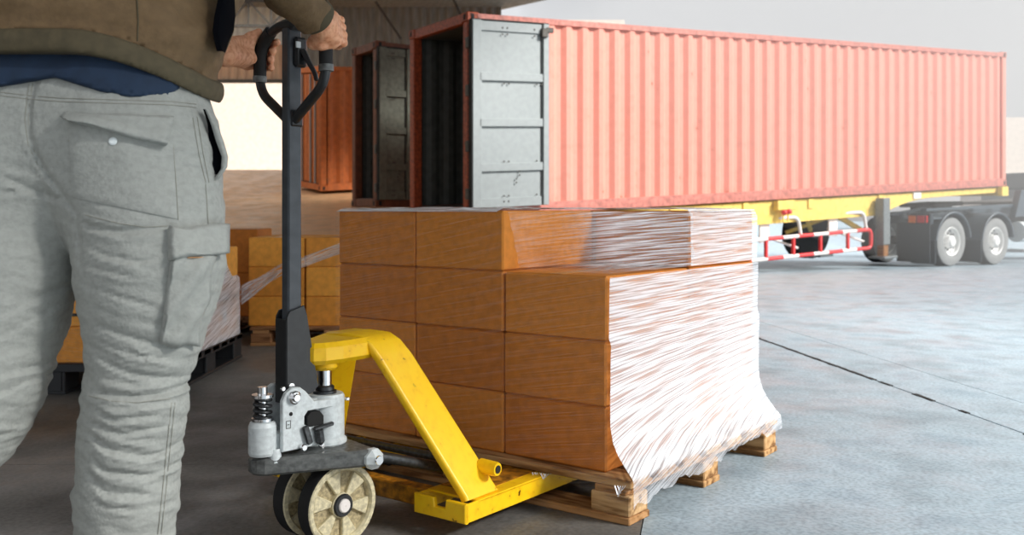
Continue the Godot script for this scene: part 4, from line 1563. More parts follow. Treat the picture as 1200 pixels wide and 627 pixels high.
func nets(mb: MB, f: Field, lo: Vector3, hi: Vector3, cell: float) -> void:
	const B := 4
	var nb := Vector3i(((hi - lo) / (cell * B)).ceil())
	var n := nb * B + Vector3i.ONE
	var vals := PackedFloat32Array()
	vals.resize(n.x * n.y * n.z)
	vals.fill(1.0)
	var sy := n.x
	var sz := n.x * n.y
	var half := cell * B * .5
	var reach := half * 1.7321 + .012
	var act := []
	var all := f.all()
	for bz in nb.z:
		for by in nb.y:
			for bx in nb.x:
				var c := lo + Vector3(bx, by, bz) * cell * B + Vector3(half, half, half)
				var sel := f.near(c, reach * 2.0 + .05)
				var d := f.eval(c, sel)
				var on := absf(d) < reach
				if on: act.append(Vector3i(bx, by, bz))
				var e := Vector3i(B + (1 if bx == nb.x - 1 else 0), B + (1 if by == nb.y - 1 else 0), B + (1 if bz == nb.z - 1 else 0))
				for z in e.z:
					for y in e.y:
						var row := (bz * B + z) * sz + (by * B + y) * sy + bx * B
						for x in e.x:
							vals[row + x] = f.eval(lo + Vector3(bx * B + x, by * B + y, bz * B + z) * cell, sel) if on else d
	var ids := {}
	var corner := [0, 1, sy, sy + 1, sz, sz + 1, sz + sy, sz + sy + 1]
	var edges := [[0, 1], [2, 3], [4, 5], [6, 7], [0, 2], [1, 3], [4, 6], [5, 7], [0, 4], [1, 5], [2, 6], [3, 7]]
	for b in act:
		for z in B:
			for y in B:
				for x in B:
					var i := Vector3i(b.x * B + x, b.y * B + y, b.z * B + z)
					if i.x >= n.x - 1 or i.y >= n.y - 1 or i.z >= n.z - 1: continue
					var base := i.z * sz + i.y * sy + i.x
					var v := PackedFloat32Array()
					var neg := 0
					for k in 8:
						var q := vals[base + corner[k]]
						v.append(q)
						if q < 0.0: neg += 1
					if neg == 0 or neg == 8: continue
					var s := Vector3.ZERO
					var cnt := 0
					for e in edges:
						var p: float = v[e[0]]
						var q: float = v[e[1]]
						if (p < 0.0) == (q < 0.0): continue
						var t := p / (p - q)
						var c0 := Vector3(e[0] & 1, (e[0] >> 1) & 1, e[0] >> 2)
						var c1 := Vector3(e[1] & 1, (e[1] >> 1) & 1, e[1] >> 2)
						s += c0.lerp(c1, t)
						cnt += 1
					s /= cnt
					var g := Vector3(v[1] + v[3] + v[5] + v[7] - v[0] - v[2] - v[4] - v[6], v[2] + v[3] + v[6] + v[7] - v[0] - v[1] - v[4] - v[5], v[4] + v[5] + v[6] + v[7] - v[0] - v[1] - v[2] - v[3])
					ids[base] = mb.add(lo + (Vector3(i) + s) * cell, g.normalized())
	for base in ids:
		for e in [[1, sy, sz], [sy, sz, 1], [sz, 1, sy]]:
			if (vals[base] < 0.0) == (vals[base + e[0]] < 0.0): continue
			var q0 = ids.get(base - e[1] - e[2], -1)
			var q1 = ids.get(base - e[1], -1)
			var q2 = ids.get(base, -1)
			var q3 = ids.get(base - e[2], -1)
			if q0 < 0 or q1 < 0 or q3 < 0: continue
			mb.tri(q0, q1, q2)
			mb.tri(q0, q2, q3)

func hit(f: Field, x: float, y: float, d0 := 1.25, d1 := 1.75) -> Array:
	# point and normal where the line of sight through that picture point meets the figure
	var o := Vector3(0, EYE, 0)
	var dir := (px(x, y, 1.0) - o)
	var ln := dir.length()
	dir /= ln
	var t := d0 * ln
	var all := f.all()
	var p := o + dir * t
	var ok := false
	for k in 60:
		p = o + dir * t
		var d := f.eval(p, all)
		if d < .0006:
			ok = true
			break
		t += d * .8
		if t > d1 * ln: break
	if not ok:
		# just outside the outline: take the nearest approach
		p = o + dir * 1.54 * ln
	var e := .004
	var g := Vector3(f.eval(p + Vector3(e, 0, 0), all) - f.eval(p - Vector3(e, 0, 0), all), f.eval(p + Vector3(0, e, 0), all) - f.eval(p - Vector3(0, e, 0), all), f.eval(p + Vector3(0, 0, e), all) - f.eval(p - Vector3(0, 0, e), all)).normalized()
	return [p, g]

func patch(f: Field, quad: Array, lift: Callable, nx := 14, ny := 14) -> MB:
	# raised cloth piece lying on the figure; quad of picture points TL, TR, BR, BL; lift(s, t) metres above the cloth
	var rows := []
	for y in ny + 1:
		var r := []
		for x in nx + 1:
			var s := clampf((x - .85) / (nx - 1.7), .012, .988) if x > 0 and x < nx else float(x) / nx
			var t := clampf((y - .85) / (ny - 1.7), .012, .988) if y > 0 and y < ny else float(y) / ny
			var p: Vector2 = (quad[0] as Vector2).lerp(quad[1], s).lerp((quad[3] as Vector2).lerp(quad[2], s), t)
			var h := hit(f, p.x, p.y)
			var up: float = lift.call(s, t)
			if x == 0 or y == 0 or x == nx or y == ny: up = -.002
			r.append(h[0] + h[1] * up)
		rows.append(r)
	var mb := MB.new()
	# doubled border rows make the edge crisp
	var full := []
	for y in ny + 1:
		full.append(rows[y])
	mb.sheet(full)
	return mb

func line_on(f: Field, pts: Array, r: float, up: float, step := 6.0, dashed := false) -> MB:
	var mb := MB.new()
	var path := []
	for k in pts.size() - 1:
		var n := maxi(1, int(pts[k].distance_to(pts[k + 1]) / step))
		for s in n:
			var p: Vector2 = pts[k].lerp(pts[k + 1], float(s) / n)
			var h := hit(f, p.x, p.y)
			path.append(h[0] + h[1] * up)
	var h := hit(f, pts[-1].x, pts[-1].y)
	path.append(h[0] + h[1] * up)
	if path.size() > 1:
		mb.tube(path, r, 5)
	return mb

# folds of the trousers, drawn on the plane of the back as a relief map
var fold := PackedFloat32Array()
const FX := 260
const FY := 360
const FS := 0.0025
const FX0 := -.98
const FH0 := .24

func draw_fold(pts: Array, depth: float, wid: float) -> void:
	var d := 1.46
	var q := []
	for p in pts:
		var w := px(p.x, p.y, d)
		q.append(Vector2((w.x - FX0) / FS, (w.y - FH0) / FS))
	var wc := wid * d / F / FS
	for k in q.size() - 1:
		var a: Vector2 = q[k]
		var b: Vector2 = q[k + 1]
		var n := maxi(2, int(a.distance_to(b)))
		for s in n:
			var t := float(s) / n
			var g := (k + t) / (q.size() - 1)
			var taper := minf(1.0, minf(g, 1.0 - g) * 5.0 + .25)
			var c := a.lerp(b, t)
			var r := int(wc * 2.2) + 1
			var nrm := Vector2(-(b - a).y, (b - a).x).normalized()
			if nrm.y > 0: nrm = -nrm
			for yy in range(maxi(0, int(c.y) - r), mini(FY, int(c.y) + r + 1)):
				for xx in range(maxi(0, int(c.x) - r), mini(FX, int(c.x) + r + 1)):
					var off := Vector2(xx, yy) - c
					var dd := off.length() / wc
					var v := depth * taper * exp(-dd * dd)
					var id := yy * FX + xx
					if absf(v) > absf(fold[id]) and v * fold[id] >= 0.0 or absf(v) > absf(fold[id]) * 1.3: fold[id] = v

func fold_at(p: Vector3) -> float:
	var x := (p.x - FX0) / FS
	var y := (p.y - FH0) / FS
	if x < 0 or y < 0 or x >= FX - 1 or y >= FY - 1: return 0.0
	var i := int(x)
	var j := int(y)
	var s := x - i
	var t := y - j
	var b := j * FX + i
	return lerpf(lerpf(fold[b], fold[b + 1], s), lerpf(fold[b + FX], fold[b + FX + 1], s), t)

func hem_h(x: float) -> float:
	var t := maxf(0.0, x + .68)
	return 1.087 - 1.75 * t * t

func shirt_h(x: float) -> float:
	var xs := [-1.2, -.78, -.695, -.62, -.583, -.52, -.40]
	var hs := [1.02, 1.036, 1.052, 1.028, 1.022, 1.028, 1.03]
	for k in xs.size() - 1:
		if x < xs[k + 1]: return lerpf(hs[k], hs[k + 1], clampf((x - xs[k]) / (xs[k + 1] - xs[k]), 0, 1))
	return 1.05

func make_person() -> void:
	var cloth := mat(rgb(156, 159, 155), .85, 0, .3)
	cloth.albedo_texture = noise_tex(201, .05, [[0.2, Color(.93, .93, .93)], [.6, Color.WHITE]], 512, 5)
	cloth.uv1_triplanar = true
	cloth.uv1_scale = Vector3(3, 3, 3)
	cloth.normal_enabled = true
	cloth.normal_texture = noise_tex(202, .09, [], 512, 3, FastNoiseLite.TYPE_SIMPLEX_SMOOTH, true, 3.0)
	cloth.normal_scale = .35
	cloth.rim_enabled = true
	cloth.rim = .25
	var stitch := mat(rgb(146, 145, 136), .9)
	var brown := grained(rgb(112, 89, 60), .82, .82, Vector3(3, 3, 3), 211, 0, 0, .03)
	brown.normal_enabled = true
	brown.normal_texture = noise_tex(212, .08, [], 512, 3, FastNoiseLite.TYPE_SIMPLEX_SMOOTH, true, 3.0)
	brown.normal_scale = .3
	var band := grained(rgb(84, 75, 54), .85, .8, Vector3(3, 3, 3), 213, 0, 0, .03)
	var navy := grained(rgb(24, 46, 72), .85, .8, Vector3(3, 3, 3), 214)
	var lining := mat(rgb(10, 11, 15), .95, 0, .1)
	var skin := mat(rgb(240, 178, 140), .5, 0, .4)
	skin.albedo_texture = noise_tex(215, .04, [[.2, Color(.86, .74, .68)], [.6, Color.WHITE]], 256, 4)
	skin.uv1_triplanar = true
	skin.uv1_scale = Vector3(6, 6, 6)
	skin.subsurf_scatter_enabled = true
	skin.subsurf_scatter_strength = .08
	var hair_m := grained(rgb(34, 27, 23), .6, .6, Vector3(4, 20, 4), 216)
	var shoe_m := grained(rgb(60, 48, 38), .6, .7, Vector3(4, 4, 4), 217)

	# --- folds
	fold.resize(FX * FY)
	var V := func(l: Array) -> Array:
		var o := []
		for k in range(0, l.size(), 2): o.append(Vector2(l[k], l[k + 1]))
		return o
	for e in [
		[[36, 84, 30, 120, 33, 160, 45, 195, 70, 228, 90, 252], -.005, 4.0], [[88, 252, 92, 285, 95, 316], -.003, 4.0],
		[[90, 258, 112, 266, 150, 272, 198, 266], -.005, 4.0], [[96, 250, 120, 262, 160, 268], .002, 4.0],
		[[0, 206, 30, 222, 62, 232, 84, 240], -.004, 3.5], [[0, 226, 30, 224, 66, 240], -.003, 3.0], [[0, 200, 26, 206, 50, 214], .0025, 4.0],
		[[0, 372, 30, 352, 62, 332], -.003, 3.5], [[0, 398, 25, 378, 48, 358], -.003, 3.0], [[0, 300, 40, 312, 80, 316], -.002, 3.0],
		[[0, 440, 20, 436, 44, 428], -.003, 3.0], [[0, 462, 16, 452, 36, 446], -.003, 3.0],
		[[97, 284, 130, 299, 170, 306, 190, 301], -.0034, 3.0], [[97, 308, 130, 317, 168, 325], -.0026, 3.0], [[100, 335, 130, 342, 160, 352, 185, 360], -.0022, 3.0],
		[[104, 376, 140, 391, 190, 409], -.0034, 3.0], [[105, 396, 150, 415, 196, 426], -.003, 3.0], [[105, 418, 150, 440, 196, 450], -.0034, 3.0], [[150, 398, 175, 425, 205, 440], .003, 4.0],
		[[103, 461, 130, 466, 160, 468, 210, 463], -.006, 3.2], [[104, 452, 150, 459, 208, 455], .003, 4.0],
		[[99, 478, 130, 494, 182, 491], -.004, 3.0], [[97, 498, 140, 511, 196, 504], -.004, 3.0], [[96, 512, 122, 530, 165, 543, 206, 530], -.005, 3.4], [[97, 504, 125, 520, 170, 530], .003, 4.0],
		[[95, 536, 118, 556, 165, 566, 200, 556], -.004, 3.2], [[94, 560, 115, 582, 165, 590], -.004, 3.2], [[92, 586, 118, 600, 150, 604], -.003, 3.0], [[112, 486, 150, 484, 196, 482], .003, 3.5],
		[[95, 548, 120, 570, 165, 578], .0025, 4.0], [[190, 470, 200, 490, 196, 515], -.003, 3.0], [[205, 478, 214, 492], -.006, 3.5], [[206, 500, 216, 508], -.006, 3.5], [[230, 420, 214, 446], -.006, 4.0],
		[[120, 240, 150, 236, 185, 244], -.0018, 4.0], [[70, 60, 120, 75, 190, 95], -.003, 4.0],
	]:
		draw_fold(V.call(e[0]), e[1] * 1.15, e[2] * 1.0)
		if e[1] < -.0024:
			var l := []
			for k in e[0].size(): l.append(e[0][k] + (e[2] * 2.0 if k % 2 else 0.0))
			draw_fold(V.call(l), -e[1] * .6, e[2] * 1.15)
	var nz := FastNoiseLite.new()
	nz.seed = 8
	nz.frequency = 1.0
	nz.fractal_octaves = 2

	# --- trousers
	var tf := Field.new()
	var rleg := [[px(166, 205, 1.57), .118], [px(172, 250, 1.56), .116], [px(176, 310, 1.55), .112], [px(173, 350, 1.55), .100], [px(168, 400, 1.55), .084], [px(161, 440, 1.55), .0715], [px(160, 468, 1.55), .0775], [px(153, 520, 1.555), .0765], [px(149, 580, 1.56), .0765], [px(146, 640, 1.57), .0735], [px(141, 800, 1.60), .068]]
	var lleg := [[px(-8, 205, 1.58), .122], [px(-2, 250, 1.57), .120], [px(2, 310, 1.56), .115], [px(-8, 360, 1.55), .111], [px(-22, 405, 1.54), .107], [px(-28, 440, 1.53), .103], [px(-48, 481, 1.52), .100], [px(-72, 512, 1.51), .098], [px(-130, 610, 1.50), .088], [px(-208, 840, 1.47), .072]]
	tf.chain(rleg, 0)
	tf.chain(lleg, 1)
	tf.join[1] = .004
	tf.bone(px(30, 165, 1.61), px(142, 165, 1.61), .147, .145, 2)
	tf.bone(px(147, 180, 1.60), px(147, 200, 1.60), .140, .126, 2)
	tf.bone(px(10, 180, 1.61), px(5, 200, 1.61), .142, .130, 2)
	tf.bone(px(60, 105, 1.63), px(132, 105, 1.63), .136, .134, 2)
	tf.bone(px(64, 50, 1.655), px(134, 50, 1.655), .133, .133, 2)
	tf.ks[2] = .05
	var deep := -1.62
	tf.extra = func(p: Vector3, d: float) -> float:
		var back := clampf((p.z - deep) / .06, 0, 1)
		if absf(d) < .05:
			d -= fold_at(p) * back
			var kn := clampf(1.0 - absf(p.y - .52) / .25, 0, 1)
			d -= (.0022 + .0030 * kn) * nz.get_noise_3d(p.x * 9.0, (p.y + p.x * .3) * 42.0, p.z * 9.0)
			d -= .002 * nz.get_noise_3d(p.x * 14.0 + 30, p.y * 12.0, p.z * 14.0)
		return maxf(d, p.y - 1.10)
	var per := thing("person", "person seen from behind in brown jacket and grey cargo trousers gripping the truck handle", "person", "", Transform3D())
	var tm := MB.new()
	nets(tm, tf, Vector3(-1.05, .26, -1.80), Vector3(-.38, 1.12, -1.38), .0052)
	nets(tm, tf, Vector3(-1.25, .06, -1.75), Vector3(-.5, .262, -1.35), .0110)
	var tro := put("trousers", tm, cloth, per)
	# pockets, flaps, seams
	var pk := patch(tf, [Vector2(80, 141), Vector2(202, 146), Vector2(209, 258), Vector2(84, 232)], func(s, t): return .0026)
	put("back_pocket", pk, cloth, tro)
	var fl := patch(tf, [Vector2(75, 133), Vector2(204, 138), Vector2(193, 172), Vector2(78, 142)], func(s, t): return .006 + .014 * t * (1.0 - .4 * s) + .004 * sin(s * 7.0) * t, 18, 10)
	put("pocket_flap", fl, cloth, tro)
	var cg := patch(tf, [Vector2(200, 300), Vector2(250, 297), Vector2(227, 404), Vector2(187, 401)], func(s, t): return .010 + .004 * sin(s * 9 + t * 11), 16, 20)
	put("cargo_pocket", cg, cloth, tro)
	var cf := patch(tf, [Vector2(196, 268), Vector2(259, 262), Vector2(256, 299), Vector2(197, 306)], func(s, t): return .013 + .004 * t + .003 * sin(s * 8), 16, 10)
	put("cargo_flap", cf, cloth, tro)
	for e in [[0, 108, 33, 112, 70, 115, 130, 117, 200, 119, 230, 122], [0, 112, 33, 116, 70, 119, 130, 121, 200, 123, 230, 126], [226, 138, 233, 180, 241, 214], [231, 137, 238, 180, 245, 214], [241, 216, 244, 262], [36, 86, 32, 112, 29, 140, 33, 170, 46, 198], [40, 86, 36, 112, 33, 140, 37, 170, 50, 196],
			[205, 472, 200, 520, 195, 570, 189, 626], [201, 472, 196, 520, 191, 570, 185, 626], [104, 464, 130, 470, 160, 472, 200, 467], [80, 165, 118, 168], [203, 170, 206, 210, 209, 258], [100, 252, 140, 262, 170, 266, 196, 265],
			[79, 136, 140, 139, 203, 142], [200, 275, 202, 302], [204, 275, 206, 302], [205, 306, 194, 398], [238, 306, 232, 350, 224, 384]]:
		var l := line_on(tf, V.call(e), .0006, .0003)
		if l.v.size(): put("stitching", l, stitch, tro)
	var bt := hit(tf, 133, 166)
	var bm := MB.new()
	bm.lathe([Vector2(.006, 0), Vector2(.006, .002), Vector2(.004, .003), Vector2(0, .0028)], 16, Transform3D(Basis(Quaternion(Vector3.UP, bt[1])), bt[0] + bt[1] * .002))
	put("button", bm, mats.cast, tro)
	var tabm := MB.new()
	tabm.bar(hit(tf, 216, 304)[0] + hit(tf, 216, 304)[1] * .009, hit(tf, 233, 303)[0] + hit(tf, 233, 303)[1] * .009, .004, .001)
	put("fabric_tab", tabm, mats.tape, tro)
	# gaping side pocket; dark sheet stands in for the shade inside
	var lip := MB.new()
	var lr := []
	var dk := []
	for e in [[243, 128, 240, 128, 238, 128], [254, 146, 247, 145, 243, 145], [262, 166, 253, 165, 245, 165], [267, 184, 260, 184, 246, 184], [266, 196, 259, 198, 247, 198], [257, 209, 252, 208, 247, 208], [246, 216, 245, 215, 245, 214]]:
		lr.append([px(e[0] + .5, e[1], 1.565), px(e[0], e[1], 1.555), px((e[0] + e[2]) / 2.0, e[1], 1.545), px(e[2], e[3], 1.550)])
		dk.append([px(e[2] + 1, e[3], 1.562), px(e[4], e[5], 1.548)])
	lip.sheet(lr)
	var dl := MB.new()
	dl.sheet(dk)
	put("pocket_lip", lip, cloth, tro)
	put("pocket_shade", dl, lining, tro)

	# --- jacket with sleeves
	var jf := Field.new()
	jf.ks = [.05, .03, .03, .03]
	jf.join = [0.0, .05, .05, .03]
	jf.bone(px(44, 96, 1.635), px(125, 100, 1.625), .172, .169, 0)
	jf.bone(px(36, 50, 1.655), px(130, 52, 1.655), .178, .176, 0)
	jf.bone(px(26, -30, 1.70), px(146, -30, 1.70), .180, .180, 0)
	jf.bone(W(-.86, 1.35, 1.82), W(-.64, 1.35, 1.80), .165, .165, 0)
	jf.bone(W(-.86, 1.47, 1.88), W(-.62, 1.48, 1.85), .125, .125, 0)
	var rs := W(-.52, 1.49, 1.86)
	var re := px(300, -52, 2.08)
	var rw := px(371, 20, 2.26)
	jf.chain([[rs, .090], [re, .066], [re.lerp(rw, .5), .054], [rw, .0435]], 1)
	var ls := W(-.95, 1.48, 1.93)
	var le := W(-.90, 1.285, 2.16)
	var lw := px(246, 54, 2.37)
	jf.chain([[ls, .090], [le, .066], [lw, .046]], 2)
	var cut_r := (rw - re).normalized()
	var cut_l := (lw - le).normalized()
	jf.extra = func(p: Vector3, d: float) -> float:
		if absf(d) < .05:
			d -= .014 * nz.get_noise_3d(p.x * 5.0, p.y * 11.0 - p.x * 4.0, p.z * 5.0 + 5.0)
			d -= .004 * nz.get_noise_3d(p.x * 16.0, p.y * 26.0 - p.x * 14.0, p.z * 16.0)
		var up := p.y - hem_h(p.x)
		d -= .012 * exp(-pow((up - .105) / .045, 2.0)) - .004 * exp(-pow((up - .048) / .016, 2.0))
		d = maxf(d, hem_h(p.x) + .030 - p.y)
		d = maxf(d, (p - rw - cut_r * .004).dot(cut_r) if (p - rw).length() < .12 else -1.0)
		d = maxf(d, (p - lw).dot(cut_l) if (p - lw).length() < .12 else -1.0)
		return d
	var jm := MB.new()
	nets(jm, jf, Vector3(-1.12, .98, -2.05), Vector3(-.36, 1.64, -1.42), .009)
	nets(jm, jf, Vector3(-1.12, 1.15, -2.50), Vector3(-.38, 1.64, -2.05), .009)
	var jk := put("jacket", jm, brown, per)
	# ribbed hem band
	var hf := Field.new()
	hf.ks = jf.ks
	hf.bone(px(44, 96, 1.635), px(125, 100, 1.625), .172, .169, 0)
	hf.bone(px(36, 50, 1.655), px(130, 52, 1.655), .178, .176, 0)
	hf.grow = .007
	hf.extra = func(p: Vector3, d: float) -> float:
		var h := hem_h(p.x)
		var m := p.y - h
		d -= .004 * sin(clampf(m / .036, 0, 1) * PI)
		d = maxf(d, -m)
		return maxf(d, m - .037)
	var hm := MB.new()
	nets(hm, hf, Vector3(-1.10, .96, -1.95), Vector3(-.38, 1.14, -1.42), .006)
	put("hem_band", hm, band, jk)
	# cuffs
	for e in [[rw, cut_r, .0445], [lw, cut_l, .047]]:
		var cu := MB.new()
		cu.tube([e[0] - e[1] * .018, e[0] - e[1] * .012, e[0] + e[1] * .006, e[0] + e[1] * .012], [e[2] * .98, e[2] * 1.03, e[2] * 1.0, e[2] * .86], 28)
		put("cuff", cu, band, jk)
	# open front edge with dark lining, seen at the right
	var fr := []
	for e in [[264, -20, 276, -20, 1.70], [259, 0, 273, 0, 1.68], [255, 20, 274, 18, 1.665], [253, 36, 272, 36, 1.65], [255, 48, 266, 50, 1.64], [258, 60, 262, 62, 1.63]]:
		fr.append([px(e[0] - 4, e[1], e[4] - .075), px(e[0] + 2, e[1], e[4] - .075), px((e[0] + e[2]) / 2.0 + 2, (e[1] + e[3]) / 2.0, e[4] - .05), px(e[2] + 2, e[3], e[4])])
	var fm := MB.new()
	fm.sheet(fr)
	put("lining", fm, lining, jk)
	var fr2 := []
	for e in [[273, -20, 278, 1.73], [271, 0, 275, 1.71], [272, 18, 276, 1.695], [270, 36, 274, 1.68], [263, 52, 268, 1.67], [257, 66, 262, 1.655], [250, 76, 255, 1.645]]:
		fr2.append([px(e[0], e[1], e[3] - .02), px(e[2], e[1] + 1, e[3] + .0), px(e[0] + 1, e[1] + 1, e[3] + .05)])
	var fm2 := MB.new()
	fm2.sheet(fr2)
	put("front_edge", fm2, brown, jk)
	var sl := line_on(jf, V.call([160, -6, 162, 25, 161, 48]), .0012, .0005)
	put("stitching", sl, band, jk)
	# --- shirt below the jacket
	var sf := Field.new()
	sf.ks = tf.ks
	sf.bone(px(30, 165, 1.61), px(142, 165, 1.61), .147, .145, 2)
	sf.bone(px(60, 105, 1.63), px(132, 105, 1.63), .136, .134, 2)
	sf.bone(px(64, 50, 1.655), px(120, 50, 1.655), .120, .116, 2)
	sf.grow = .0155
	sf.extra = func(p: Vector3, d: float) -> float:
		d -= .002 * nz.get_noise_3d(p.x * 16.0, p.y * 20.0 - p.x * 10.0, p.z * 12.0)
		return maxf(maxf(d, shirt_h(p.x) - p.y), maxf(p.y - hem_h(p.x) - .028, p.x + .53))
	var sm := MB.new()
	nets(sm, sf, Vector3(-1.05, 1.0, -1.86), Vector3(-.42, 1.15, -1.45), .008)
	put("shirt", sm, navy, per)

	# --- body: one continuous figure under the clothes, hands and head on finer grids
	var bf := Field.new()
	bf.ks = [.03, .03, .04, .03]
	bf.join = [0.0, .02, .05, .04]
	var thin := func(l: Array, by: float) -> Array:
		var o := []
		for e in l: o.append([e[0], e[1] - by])
		return o
	bf.chain(thin.call(rleg, .022), 0)
	bf.chain(thin.call(lleg, .022), 1)
	bf.chain([[px(139, 800, 1.60), .048], [W(-.655, .06, 1.60), .045], [W(-.66, .04, 1.80), .035]], 0)
	bf.chain([[px(-208, 840, 1.47), .05], [W(-1.07, .06, 1.46), .045], [W(-1.10, .04, 1.66), .035]], 1)
	bf.bone(px(40, 165, 1.62), px(140, 165, 1.62), .115, .115, 2)
	bf.bone(px(60, 60, 1.66), px(130, 60, 1.66), .105, .105, 2)
	bf.bone(W(-.84, 1.35, 1.83), W(-.66, 1.35, 1.81), .13, .13, 2)
	bf.bone(W(-.86, 1.47, 1.90), W(-.62, 1.48, 1.86), .08, .08, 2)
	bf.bone(W(-.745, 1.50, 1.88), W(-.735, 1.64, 1.95), .058, .055, 2)
	bf.chain([[rs, .058], [re, .043], [rw, .031], [rw + cut_r * .03, .030]], 3)
	bf.chain([[ls, .058], [le, .043], [lw, .031], [lw + cut_l * .03, .029]], 3)
	bf.extra = func(p: Vector3, d: float) -> float: return d
	var bmesh := MB.new()
	nets(bmesh, bf, Vector3(-1.25, .0, -2.52), Vector3(-.36, 1.70, -1.40), .016)
	head(bmesh, W(-.728, 1.775, 2.0))
	hands(bmesh, rw, cut_r, lw, cut_l)
	put("body", bmesh, skin, per)
	# hair
	var hrf := Field.new()
	var hc := W(-.728, 1.775, 2.0)
	hrf.bone(hc + Vector3(0, .035, .02), hc + Vector3(0, .03, -.03), .098, .09)
	hrf.bone(hc + Vector3(0, -.03, .045), hc + Vector3(0, .03, .02), .075, .09)
	hrf.extra = func(p: Vector3, d: float) -> float: return maxf(d, (p - hc - Vector3(0, .045, -.055)).dot(Vector3(0, -.55, -.83)))
	var hrm := MB.new()
	nets(hrm, hrf, hc - Vector3(.14, .14, .15), hc + Vector3(.14, .16, .15), .008)
	put("hair", hrm, hair_m, per)
	# shoes
	for e in [[W(-.655, .06, 1.58), W(-.66, .05, 1.81)], [W(-1.07, .06, 1.44), W(-1.10, .05, 1.67)]]:
		var shf := Field.new()
		shf.bone(e[0], e[1], .055, .048)
		shf.bone(e[0] + Vector3(0, .06, 0), e[0], .056, .055)
		shf.extra = func(p: Vector3, d: float) -> float: return maxf(d, .004 - p.y)
		var shm := MB.new()
		nets(shm, shf, e[0] - Vector3(.09, .07, .32), e[0] + Vector3(.09, .14, .09), .010)
		put("shoe", shm, shoe_m, per)

func head(mb: MB, c: Vector3) -> void:
	# faces away from the camera (towards -z), looking down at the handle
	var f := Field.new()
	f.ks = [.03, .012, .01, .01]
	f.join = [0.0, .02, .012, .012]
	f.bone(c + Vector3(0, .03, .015), c + Vector3(0, .03, -.02), .088, .084, 0)
	f.bone(c + Vector3(0, -.05, -.03), c + Vector3(0, -.075, -.055), .058, .036, 0)
	f.bone(c + Vector3(-.03, -.03, -.05), c + Vector3(.03, -.03, -.05), .042, .042, 0)
	f.bone(c + Vector3(0, -.12, .02), c + Vector3(0, -.04, .01), .055, .06, 0)
	f.bone(c + Vector3(0, .012, -.098), c + Vector3(0, -.022, -.115), .009, .014, 1)      # nose
	f.bone(c + Vector3(-.035, .022, -.094), c + Vector3(.035, .022, -.094), .010, .010, 1) # brow
	f.bone(c + Vector3(-.018, -.052, -.094), c + Vector3(.018, -.052, -.094), .007, .007, 1) # lips
	for s in [-1.0, 1.0]:
		f.bone(c + Vector3(s * .088, .012, .01), c + Vector3(s * .086, -.03, .0), .014, .010, 2) # ears
		f.bone(c + Vector3(s * .032, .004, -.088), c + Vector3(s * .030, .004, -.088), .013, .013, 1) # eyes
	nets(mb, f, c - Vector3(.13, .16, .16), c + Vector3(.13, .15, .14), .007)

func finger(f: Field, pts: Array, r0: float, r1: float, g: int) -> void:
	var l := []
	for k in pts.size():
		l.append([pts[k], lerpf(r0, r1, float(k) / (pts.size() - 1))])
	f.chain(l, g)

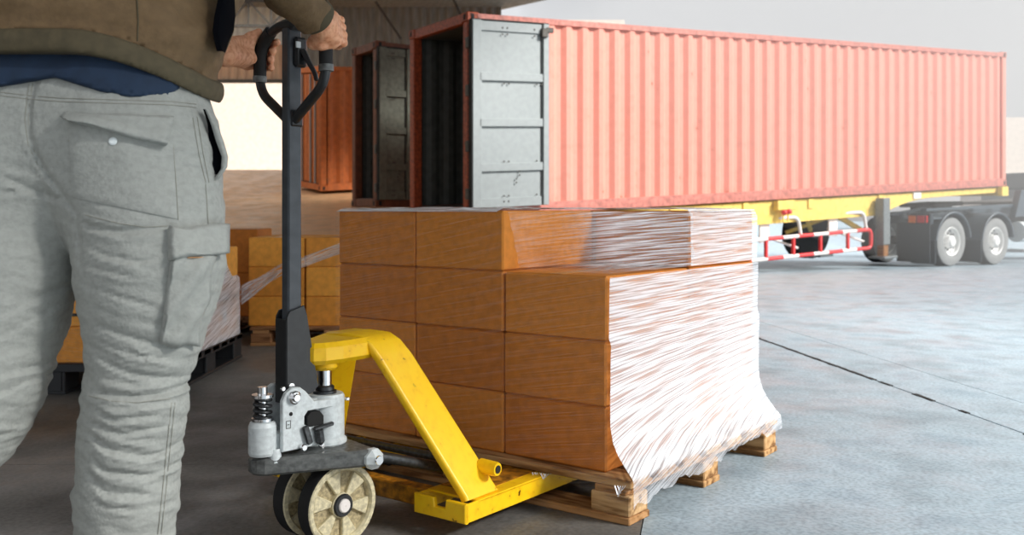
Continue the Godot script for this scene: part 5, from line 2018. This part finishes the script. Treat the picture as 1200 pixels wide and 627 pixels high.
func hands(mb: MB, rw: Vector3, rdir: Vector3, lw: Vector3, ldir: Vector3) -> void:
	# handle axes, as built in make_truck
	var S := Transform3D(Basis(Vector3(.694, 0, -.72), Vector3.UP, Vector3(.72, 0, .694)), Vector3(-.483, 0, -2.506))
	var T := S * Transform3D(Basis(), Vector3(-.100, 0, 0))
	# ---- left hand: palm on the left of the grip, fingers round the far side, tips showing on the right
	var f := Field.new()
	f.ks = [.016, .006, .006, .006]
	f.join = [0.0, .012, .012, .012]
	var gl := func(h: float) -> Vector3: return T * Vector3(0, h, -.147 + maxf(0.0, h - 1.262) * 1.0)
	var hs := [1.290, 1.270, 1.248, 1.226]
	for k in 4:
		var g: Vector3 = gl.call(hs[k])
		var rr: float = [.0092, .0096, .0092, .0082][k]
		var m := g + Vector3(-.036, .004, -.004)       # knuckle, left of the grip
		finger(f, [m, g + Vector3(-.020, .003, -.026), g + Vector3(.008, .0, -.029), g + Vector3(.0265, -.003, -.010), g + Vector3(.028, -.004, .002)], rr * 1.08, rr * .88, 1 + k % 2)
		f.bone(lw + ldir * .035 + Vector3(0, .014 - .010 * k, 0), m, .018, .0125, 0)
	var gth: Vector3 = gl.call(1.285)
	finger(f, [lw + ldir * .045 + Vector3(.004, -.012, .012), gth + Vector3(-.040, -.030, .022), gth + Vector3(-.030, .012, .018), gth + Vector3(-.012, .026, .012)], .019, .0095, 3)
	f.bone(lw + ldir * .02, lw + ldir * .05, .030, .026, 0)
	f.bone(lw + ldir * .05 + Vector3(0, -.015, .006), gth + Vector3(-.034, -.042, .008), .022, .016, 0)
	var c: Vector3 = gl.call(1.262)
	nets(mb, f, c + Vector3(-.16, -.09, -.08), c + Vector3(.06, .085, .24), .0034)
	# ---- right hand: back of the hand towards the camera, fingers over the far side of the grip
	f = Field.new()
	f.ks = [.016, .006, .006, .006]
	f.join = [0.0, .012, .012, .012]
	var gr := func(h: float) -> Vector3: return T * Vector3(0, h, .147 - maxf(0.0, h - 1.262) * 1.0)
	hs = [1.312, 1.292, 1.271, 1.251]
	for k in 4:
		var g: Vector3 = gr.call(hs[k])
		g.x = lerpf(g.x, gr.call(1.265).x, .6)
		var rr: float = [.0100, .0104, .0100, .0088][k]
		var m := g + Vector3(.028, .006, .024)
		finger(f, [m, g + Vector3(.042, .002, -.006), g + Vector3(.026, -.001, -.030), g + Vector3(-.002, -.003, -.032), g + Vector3(-.016, -.004, -.020)], rr * 1.1, rr * .9, 1 + k % 2)
		f.bone(rw + rdir * .03 + Vector3(0, .014 - .010 * k, 0), m, .020, .0135, 0)
	var g2: Vector3 = gr.call(1.255)
	finger(f, [rw + rdir * .03 + Vector3(0, -.016, .004), g2 + Vector3(-.026, -.006, .016), g2 + Vector3(-.006, -.012, .026), g2 + Vector3(.020, -.010, .018)], .019, .0100, 3)
	f.bone(rw + rdir * .0, rw + rdir * .035, .030, .028, 0)
	c = gr.call(1.278)
	nets(mb, f, c + Vector3(-.13, -.08, -.07), c + Vector3(.085, .10, .15), .0034)

func _ready() -> void:
	# ---- camera
	var cam := Camera3D.new()
	cam.name = "camera"
	cam.projection = Camera3D.PROJECTION_FRUSTUM
	cam.near = .05
	cam.far = 400.0
	cam.size = 2.0 * .05 * 313.5 / F
	cam.frustum_offset = Vector2(0, -.05 * (313.5 - HOR) / F)
	cam.position = Vector3(0, EYE, 0)
	var at := CameraAttributesPhysical.new()
	at.frustum_focal_length = 35.0
	at.frustum_focus_distance = 2.25
	at.exposure_aperture = 6.3
	at.frustum_near = .05
	at.frustum_far = 400.0
	cam.attributes = at
	add_child(cam)
	cam.current = true
	# ---- sky, sun, exposure
	var env := Environment.new()
	env.background_mode = Environment.BG_SKY
	var sk := ProceduralSkyMaterial.new()
	sk.sky_top_color = Color(.845, .855, .87)
	sk.sky_horizon_color = Color(.90, .90, .90)
	sk.sky_curve = .08
	sk.ground_horizon_color = Color(.75, .75, .75)
	sk.ground_bottom_color = Color(.5, .5, .5)
	sk.sun_angle_max = 1.0
	env.sky = Sky.new()
	env.sky.sky_material = sk
	env.tonemap_mode = Environment.TONE_MAPPER_LINEAR
	env.tonemap_exposure = 1.12
	env.volumetric_fog_enabled = true
	env.volumetric_fog_density = 0.0
	env.sdfgi_enabled = true
	env.ssao_enabled = true
	env.ssil_enabled = true
	var we := WorldEnvironment.new()
	we.name = "world_environment"
	we.environment = env
	add_child(we)
	var sun := DirectionalLight3D.new()
	sun.name = "hazy_sun"
	sun.light_color = Color(1.0, .99, .97)
	sun.light_energy = 3.1
	sun.light_angular_distance = 17.0
	sun.shadow_enabled = true
	sun.sky_mode = DirectionalLight3D.SKY_MODE_LIGHT_ONLY
	add_child(sun)
	sun.look_at_from_position(Vector3(.78, .60, .28), Vector3.ZERO, Vector3.UP)
	# ---- the scene
	make_materials()
	make_setting()
	make_load()
	make_stacks()
	make_truck()
	make_yard()
	make_person()
	make_flare_haze()
